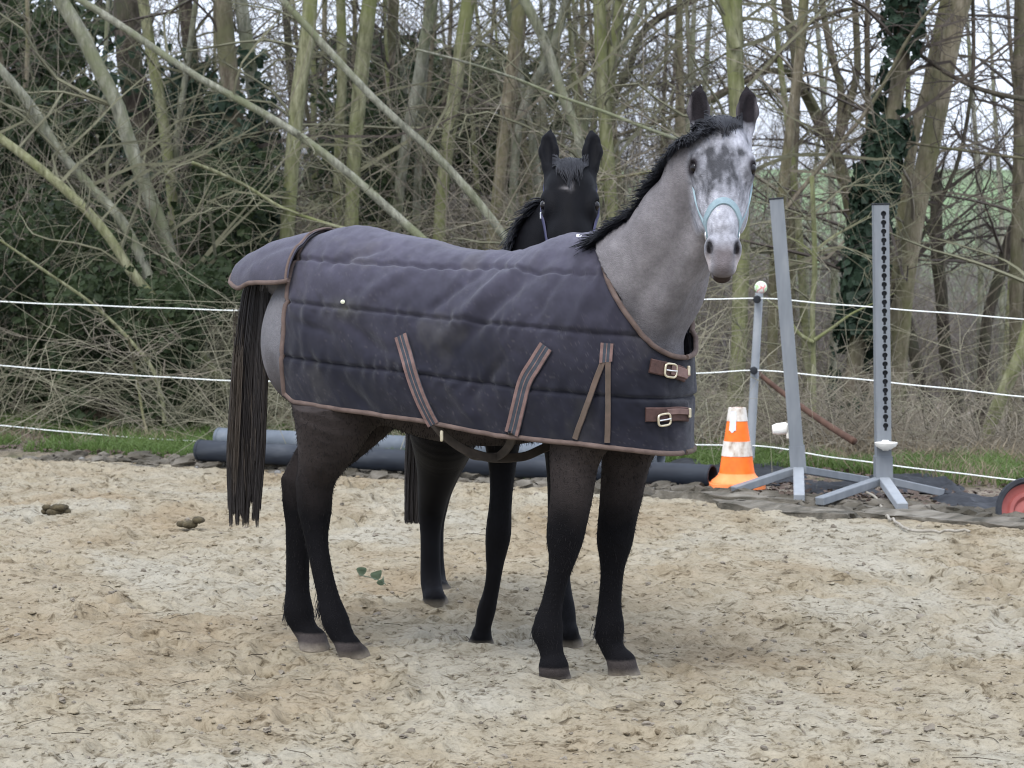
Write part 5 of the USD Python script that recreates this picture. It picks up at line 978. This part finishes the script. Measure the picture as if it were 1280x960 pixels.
T('ash_tree', 'pale smooth tree right of the grey horse\'s head', 23.2, ((1006, -4), (1000, 73), (994, 120), (988, 165), (980, 225), (970, 300), (966, 400), (964, 520)), (13, 14), 'bark_tan', top=8)
T('dark_tree', 'dark mossy tree close left of the pale smooth one', 26.0, ((982, -4), (988, 30), (994, 73), (995, 130), (990, 260), (988, 400)), (13, 12), 'bark_brown')
T('forked_tree', 'brown forked tree between the two jump stands, high branches spreading', 26.5, ((1002, 105), (1020, 140), (1038, 175), (1052, 210), (1064, 260), (1072, 330), (1076, 450)), (13, 22), 'bark_brown', fork=[(((1045, 185), (1052, 120), (1040, 70), (1030, 20), (1026, -8)), (11, 8)), (((1046, 180), (1062, 130), (1072, 80), (1070, 30), (1068, -8)), (11, 8)), (((1004, 108), (985, 90), (960, 88), (925, 105), (885, 128)), (9, 6)), (((1020, 135), (1000, 112), (975, 112), (940, 112)), (7, 5))], top=4, n1=24)
T('ivy_tree', 'tree wrapped in glossy ivy right behind the slotted jump stand', 22.4, ((1131, -4), (1129, 50), (1123, 100), (1113, 150), (1102, 200), (1090, 270), (1080, 350), (1071, 430), (1062, 515)), (19, 22), 'bark_brown', ivy_n=5200, ivy_z=(-.2, 4.2), thick=.105, leafsize=.062)
T('ash_tree', 'tall tan tree leaning right beside the ivy-wrapped one', 22.9, ((1203, -4), (1191, 40), (1179, 100), (1170, 150), (1159, 200), (1147, 250), (1134, 330), (1124, 430), (1112, 515)), (27, 24), 'bark_tan')
T('ash_tree', 'slimmer tree running up the left side of the tall tan one', 23.3, ((1184, -4), (1170, 60), (1160, 110), (1145, 160), (1136, 210), (1128, 270), (1118, 400), (1112, 505)), (14, 15), 'bark_tan')
T('young_tree', 'spindly dark sapling right of the tall tan tree', 23.0, ((1217, -4), (1218, 80), (1210, 150), (1199, 200), (1180, 242), (1160, 282), (1122, 352), (1100, 420)), (5, 5), 'bark_dark', n1=16)
T('ash_tree', 'straight dark tree at the right edge of the picture', 24.0, ((1276, -4), (1275, 60), (1275, 120), (1274, 200), (1272, 290), (1270, 430)), (16, 17), 'bark_brown')
T('dark_tree', 'dark trunk leaning left under the right-edge tree', 25.0, ((1290, 240), (1262, 300), (1246, 360), (1234, 410), (1230, 470)), (13, 16), 'bark_dark', top=3, n1=14)
T('dark_tree', 'short dark trunk below the green field, right of the slotted stand', 25.5, ((1168, 215), (1170, 300), (1175, 360), (1182, 440), (1195, 500)), (15, 17), 'bark_dark', top=4, n1=16)
T('dark_tree', 'leaning dark trunk just right of the slotted stand\'s post', 24.5, ((1105, 300), (1135, 400), (1150, 470), (1160, 510)), (12, 16), 'bark_dark', top=2, n1=8)
T('ash_tree', 'olive trunk leaning in from the right edge above the red tub', 21.6, ((1300, 360), (1278, 430), (1256, 485), (1236, 540)), (17, 18), 'bark_moss', top=2, n1=6)
T('young_tree', 'green sapling with forked arms between the two jump stands', 21.2, ((1014, 220), (1017, 300), (1016, 400), (1017, 430), (1018, 530)), (5, 8), 'bark_moss', fork=[(((1017, 428), (1000, 418), (980, 392), (955, 372)), (6, 4)), (((1018, 425), (1040, 410), (1065, 392), (1090, 380)), (5, 3)), (((1016, 318), (1000, 304), (985, 296)), (4, 2)), (((1016, 318), (1035, 300), (1060, 285)), (4, 2))], top=3.2, n1=10, z0=.6, lmax=.9)
# slender stems among the trees: a few kinds, repeated
SAP = 'slim bare saplings of the wood'; g = np.random.default_rng(19); kinds = []
for i in range(4):
    mt = ('bark_grey', 'bark_tan', 'bark_moss', 'bark_brown')[i]; c = spline(np.array([[0, 0, -.2], [.10 * g.normal(), .1 * g.normal(), 1.6], [.22 * g.normal(), .2 * g.normal(), 3.6], [.45 * g.normal(), .3 * g.normal(), 6.4]]), 30); r = np.linspace(.042, .008, 30)
    kinds.append((c, r, mt, sprays(c, r, 20, g, .8, 6.4, .3, 1.2, upward=.7, n2=5, n3=2)))
first = {}
for n_ in range(84):
    u = g.uniform(-60, 1340) if n_ < 40 else (g.uniform(-420, -60) if n_ >= 64 and n_ % 3 else g.uniform(1340, 1600)) if n_ >= 64 else g.uniform(380, 880); Yd = g.uniform(24.5, 34); i = int(g.integers(0, 4)); x = (u - 640) / FPX * Yd; sc_ = g.uniform(.75, 1.25)
    t = thing('sapling', 'slim bare sapling standing among the thicker trees of the wood', 'sapling', (x, Yd, ground_at(x, Yd)), g.uniform(0, 360), SAP); UsdGeom.Xformable(t).AddScaleOp().Set(Gf.Vec3f(sc_, sc_, 1.0))
    if i in first: t.GetReferences().AddInternalReference(first[i].GetPath()); t.SetInstanceable(True)
    else:
        first[i] = t; c, r, mt, m = kinds[i]; obj('trunk', tube(c, r, 7), mt, t, smooth=60); obj('crown', m, TWIG[mt], t)
# long bare branches that read singly
def bough(label, Y, px, w, mt, n1=12):
    n1 = max(n1, 14)
    g = np.random.default_rng(int(px[0][0] * 7 + px[0][1] * 3 + 900)); c = spline(np.array([at(u, v, Y) for u, v in px]), 36); c[:, 1] += .25 * np.sin(np.linspace(0, 3, 36)); r = np.linspace(w[0], w[1], 36) / 2 / FPX * Y; t = thing('bare_branch', label, 'branch', c[0])
    obj('stem', tube(c - c[0], r, 7), mt, t, smooth=60); m = sprays(c, r, n1, g, -9, 99, .25, .9, upward=.3, n2=3, n3=1); obj('twigs', (m[0] - c[0], m[1]), TWIG[mt], t)
bough('slanting bare branch rising from the leaning stand to the ivy-wrapped tree', 22.0, ((981, 262), (1041, 193), (1089, 137), (1118, 88), (1136, 52), (1180, -6)), (6, 4), 'bark_brown')
bough('dark branch falling to the right across the tall tan tree', 22.2, ((1060, -4), (1077, 6), (1118, 29), (1145, 58), (1174, 79), (1206, 99), (1235, 112), (1290, 124)), (4, 7), 'bark_dark')
bough('thin nearly level branch crossing the tall tan tree halfway up', 22.1, ((1060, 138), (1077, 155), (1110, 168), (1148, 178), (1206, 187), (1290, 199)), (3, 4), 'bark_brown')
bough('arched mossy branch sweeping up to the right behind the grey horse\'s ears', 24.0, ((880, 128), (915, 108), (956, 88), (985, 55), (1012, 29), (1070, 10)), (7, 5), 'bark_brown')
bough('long thin twig falling from the middle to the grey horse\'s ears', 21.4, ((520, 62), (640, 95), (690, 115), (760, 140), (810, 160), (870, 182)), (3, 5), 'bark_grey', 10)
bough('yellow-green thin branch in front of the bright mossy tree', 21.5, ((240, 203), (262, 212), (300, 230), (350, 260), (395, 276), (432, 286)), (5, 4), 'bark_moss', 10)
bough('pale thin branch just right of the black horse\'s head', 22.0, ((700, 232), (770, 222), (800, 217), (835, 212)), (3, 4), 'bark_tan', 6)
bough('mossy branch hanging across the lower left, under the upper rope', 21.3, ((0, 300), (60, 345), (105, 378), (150, 420), (190, 470), (205, 530)), (3, 6), 'bark_moss', 14)
bough('thin dead branch propped on the grass at the lower left', 21.0, ((160, 420), (165, 470), (172, 510), (184, 545)), (3, 4), 'bark_tan', 5)

# brushwood, brambles, ivy, hedge, grass: what nobody could count
def thicket(name, mt, n, u0, u1, y0, y1, h, label, seed, lean=.5, r=(.0035, .008), drp=.35, rt=.22):
    g = np.random.default_rng(seed); Yd = g.uniform(y0, y1, n); u = g.uniform(u0, u1, n); x = (u - 640) / FPX * Yd; ok = Yd > fence_y(x) + .5; x, Yd = x[ok], Yd[ok]; n = len(x)
    dens = fbm(np.stack([x * .9, Yd * .5, 0 * x], -1), 3, seed); ok = (dens > .40) & ((x / Yd * FPX + 640 < 840) | (g.uniform(0, 1, n) < rt)); x, Yd, dens = x[ok], Yd[ok], dens[ok]; n = len(x); base = np.stack([x, Yd, floor_z(x, Yd) - .03], 1)
    d = np.stack([g.normal(0, lean, n), g.normal(0, lean * .6, n), np.ones(n)], 1); d /= np.linalg.norm(d, axis=1, keepdims=True); L = h * g.uniform(.35, 1.25, n) * (.5 + 1.0 * dens); P = wander(base, d, L, g, 8, drp, .20); r0 = g.uniform(r[0], r[1], n); s = Soup().add(*stem_batch(P, r0, r0 * .35))
    j = np.repeat(np.arange(n), 3); a = g.integers(2, 7, len(j)); p = P[j, a]; t = P[j, a] - P[j, a - 1]; t /= np.linalg.norm(t, axis=1, keepdims=True); dd = t * .6 + g.normal(0, .6, t.shape); dd /= np.linalg.norm(dd, axis=1, keepdims=True); C = wander(p, dd, L[j] * g.uniform(.15, .5, len(j)), g, 5, .15, .2); s.add(*stem_batch(C, r0[j] * .55, r0[j] * .2))
    obj(name, s.mesh(), mt, kind='stuff', label=label, category='brushwood')
thicket('brushwood', 'twig_tan', 2270, -330, 1540, 22.5, 31, 2.1, 'tan brushwood and brambles filling the foot of the wood', 1)
thicket('brushwood', 'twig_olive', 2003, -330, 1540, 24, 33, 2.6, 'olive brushwood growing up between the trees', 2)
thicket('brushwood', 'twig_dark', 1202, -330, 1540, 26, 36, 2.6, 'dark brushwood in the depth of the wood', 3)
thicket('brushwood', 'twig_tan', 905, -330, 860, 23, 29, 3.4, 'tall thin pale shoots among the left-hand trees', 4, .35, drp=.2)
mat('twig_pale', [(.3, (.20, .19, .12)), (.7, (.36, .33, .24))], scale=1.2, rough=.85, coord='world', rand=.35)
thicket('brushwood', 'twig_pale', 1180, -330, 900, 19.8, 22.2, 2.6, 'pale arching stems at the front of the wood on the left', 6, .95, (.0028, .0055), drp=.75)
thicket('brushwood', 'twig_pale', 226, 860, 1540, 19.8, 23, 2.0, 'pale arching stems at the front of the wood on the right', 7, .9, (.0025, .005), drp=.6, rt=1.0)
thicket('brushwood', 'twig_olive', 380, -330, 420, 20.3, 23, 1.5, 'olive brambles along the fence at the lower left', 9, .8)
thicket('brushwood', 'twig_tan', 985, 850, 1540, 19.6, 22.5, .7, 'low dry stems along the verge on the right', 5, .8, rt=1.0)
def bush(label, mt, boxes, n, size, seed, name='ivy_thicket'):
    g = np.random.default_rng(seed); C, N = [], []
    for (u0, v0, u1, v1, y0, y1, k) in boxes:
        m = int(n * k); Yd = g.uniform(y0, y1, m * 2); u = g.uniform(u0, u1, m * 2); v = g.uniform(v0, v1, m * 2); d = np.stack([(u - 640) / FPX, np.ones(m * 2), 0 * u], 1); p = np.array([0, 0, EYE]) + np.stack([(u - 640) / FPX * Yd, Yd, (FW[2] + UP[2] * (480 - v) / FPX) / (FW[1] + UP[1] * (480 - v) / FPX) * Yd], 1)
        e = np.minimum(np.minimum((u - u0) / (u1 - u0), (u1 - u) / (u1 - u0)), np.minimum((v - v0) / (v1 - v0) + .0, 1.0)) ; f = fbm(p * np.array([2.0, 1.5, 2.0]), 4, seed); ok = (f + .22 * np.clip(e * 4, 0, 1) > .62) & (p[:, 2] > floor_z(p[:, 0], p[:, 1])); p = p[ok][:m]; C.append(p); N.append(np.tile([0, -.6, .55], (len(p), 1)) + g.normal(0, .5, (len(p), 3)))
    obj(name, leaves(np.vstack(C), np.vstack(N), size, g), mt, kind='stuff', label=label, category='ivy')
bush('dark evergreen thicket and ivy at the foot of the left-hand trees', 'holly_leaf', [(-330, 230, 330, 560, 22.5, 25, 1.7), (60, 330, 300, 560, 21.6, 22.6, .35), (240, 180, 360, 540, 23, 25, .45), (380, 90, 560, 330, 26, 28, .35)], 11000, .050, 51)
bush('dark conifer foliage behind the trees at the upper left', 'holly_leaf', [(-330, -20, 150, 250, 29, 33, 2.0), (-40, 100, 300, 330, 27, 29, .8), (380, 40, 700, 240, 30, 32, .5)], 9000, .085, 52, 'evergreen_foliage')
# distant wood: branching clumps set many times
def clump(seed, n, h, spread):
    g = np.random.default_rng(seed); base = np.stack([g.normal(0, spread, n), g.normal(0, spread, n), np.zeros(n)], 1); d = np.stack([g.normal(0, .28, n), g.normal(0, .28, n), np.ones(n)], 1); d /= np.linalg.norm(d, axis=1, keepdims=True); L = h * g.uniform(.4, 1.1, n); P = wander(base, d, L, g, 7, .05, .13); r0 = g.uniform(.010, .030, n); s = Soup().add(*stem_batch(P, r0, r0 * .25)); B, LL = P, L
    for m, f, rr in ((9, .9, .008), (4, 1.0, .0055)):
        j = np.repeat(np.arange(len(B)), m); a = g.integers(1, B.shape[1] - 1, len(j)); p = B[j, a] + (B[j, a + 1] - B[j, a]) * g.uniform(0, 1, (len(j), 1)); t = B[j, a + 1] - B[j, a]; t /= np.linalg.norm(t, axis=1, keepdims=True); dd = t * .7 + g.normal(0, .5, t.shape); dd /= np.linalg.norm(dd, axis=1, keepdims=True); l = LL[j] * g.uniform(.2, .5, len(j)) * f; C = wander(p, dd, l, g, 4, .05, .18); s.add(*stem_batch(C, np.full(len(j), rr), np.full(len(j), rr * .4))); B, LL = C, l
    return s.mesh()
def scatter(name, protos, mt, xyz, sc, label, seed):
    g = np.random.default_rng(seed); pi = UsdGeom.PointInstancer.Define(stage, path_for(name, '/World')); rel = pi.CreatePrototypesRel()
    for i, m in enumerate(protos): pm = usdkit.mesh(stage, f'{pi.GetPath()}/clump_{i + 1:03d}', m, f'/World/Looks/{mt}'); rel.AddTarget(pm.GetPath())
    n = len(xyz); pi.CreateProtoIndicesAttr(Vt.IntArray.FromNumpy(g.integers(0, len(protos), n).astype(np.int32))); pi.CreatePositionsAttr(Vt.Vec3fArray.FromNumpy(np.asarray(xyz, np.float32)))
    an = g.uniform(0, 2 * np.pi, n) / 2; pi.CreateOrientationsAttr(Vt.QuathArray([Gf.Quath(float(math.cos(a)), 0, 0, float(math.sin(a))) for a in an])); pi.CreateScalesAttr(Vt.Vec3fArray.FromNumpy(np.repeat(np.asarray(sc)[:, None], 3, 1).astype(np.float32)))
    tag(pi.GetPrim(), label, 'woodland', kind='stuff')
g = np.random.default_rng(61); pr = [clump(70 + i, 16, 5.0, 1.1) for i in range(3)]
def spots(n, y0, y1, u0, u1): Yd = g.uniform(y0, y1, n); x = (g.uniform(u0, u1, n) - 640) / FPX * Yd; return np.stack([x, Yd, np.where(Yd < 56, floor_z(x, np.minimum(Yd, 56)), hill_z(x, Yd)) - .1], 1)
xyz = np.vstack([spots(60, 34, 52, -520, 900), spots(12, 36, 56, 860, 1460), spots(12, 52, 60, -250, 1100), spots(80, 37, 55, 830, 1480)]); sc = np.where(xyz[:, 0] / xyz[:, 1] * FPX + 640 < 880, g.uniform(.75, 1.15, len(xyz)), g.uniform(.28, .52, len(xyz)))
scatter('distant_wood', pr, 'twig_far_airlit', xyz, sc, 'brown leafless wood in the distance behind the trees', 3)
xyz = np.vstack([spots(40, 95, 105, -600, 1900), spots(34, 190, 215, -600, 1900), spots(60, 322, 360, -900, 2200), spots(44, 64, 92, 840, 1540)]); sc = np.r_[g.uniform(.35, .6, 40), g.uniform(.5, .8, 34), g.uniform(.9, 1.6, 60), g.uniform(.35, .58, 44)]
scatter('field_hedge', pr, 'twig_far_airlit', xyz, sc, 'leafless hedges and copses beyond the green field', 4)
# verge: grass, dry stalks, fallen leaves
def blades(name, mt, n, f0, f1, h, label, seed, dens=.5, u0=-300, u1=1520):
    g = np.random.default_rng(seed); t = g.uniform(f0, f1, n); u = g.uniform(u0, u1, n); x = (u - 640) / FPX * 19.5; Yd = fence_y(x) + t; dn = fbm(np.stack([x * 1.6, Yd * 1.6, 0 * x], -1), 3, seed); ok = (dn > dens) & (Yd > edge_y(x) + .25) & ((u < 820) | (t > -.15 + .9 * (noise(np.stack([x * 2.6, Yd * 2.6, 0 * x], -1), 6) - .35))); x, Yd, dn = x[ok], Yd[ok], dn[ok]; n = len(x)
    b = np.stack([x, Yd, floor_z(x, Yd) - .01], 1); a = g.uniform(0, 2 * np.pi, n); w = np.stack([np.cos(a), np.sin(a), 0 * a], 1) * .0045; L = h * g.uniform(.4, 1.2, n) * (.6 + dn); d = np.stack([g.normal(0, .35, n), g.normal(0, .35, n), np.ones(n)], 1); m = b + d * (L * .55)[:, None]; tip = b + d * L[:, None] + np.stack([g.normal(0, .35, n) * L, g.normal(0, .35, n) * L, -.15 * L], 1)
    v = np.stack([b - w, b + w, m + w * .8, m - w * .8, tip], 1).reshape(-1, 3); f = (np.arange(n)[:, None, None] * 5 + np.array([[0, 1, 2], [0, 2, 3], [3, 2, 4]])[None]).reshape(-1, 3); obj(name, (v, f), mt, kind='stuff', label=label, category='grass')
blades('verge_grass', 'grass_blade', 64000, -1.7, 1.3, .11, 'short green grass on the verge under the fence', 81, .44)
blades('verge_grass', 'grass_blade', 9000, -.4, 1.6, .11, 'longer green tufts along the fence on the right', 82, .52, 850, 1360)
blades('dry_grass', 'grass_dry', 16000, -.6, 2.5, .16, 'dry straw-coloured grass at the foot of the wood', 83, .50)
g = np.random.default_rng(91); n = 9000; u = g.uniform(-80, 1360, n); x = (u - 640) / FPX * 19.5; Yd = edge_y(x) + .2 + np.abs(g.normal(0, 2.2, n)); p = np.stack([x, Yd, floor_z(x, Yd) + .02], 1)
obj('fallen_leaves', leaves(p, np.tile([0, -.15, 1.0], (n, 1)), .030, g), 'dead_leaf', kind='stuff', label='fallen brown leaves covering the verge and wood floor', category='leaves')
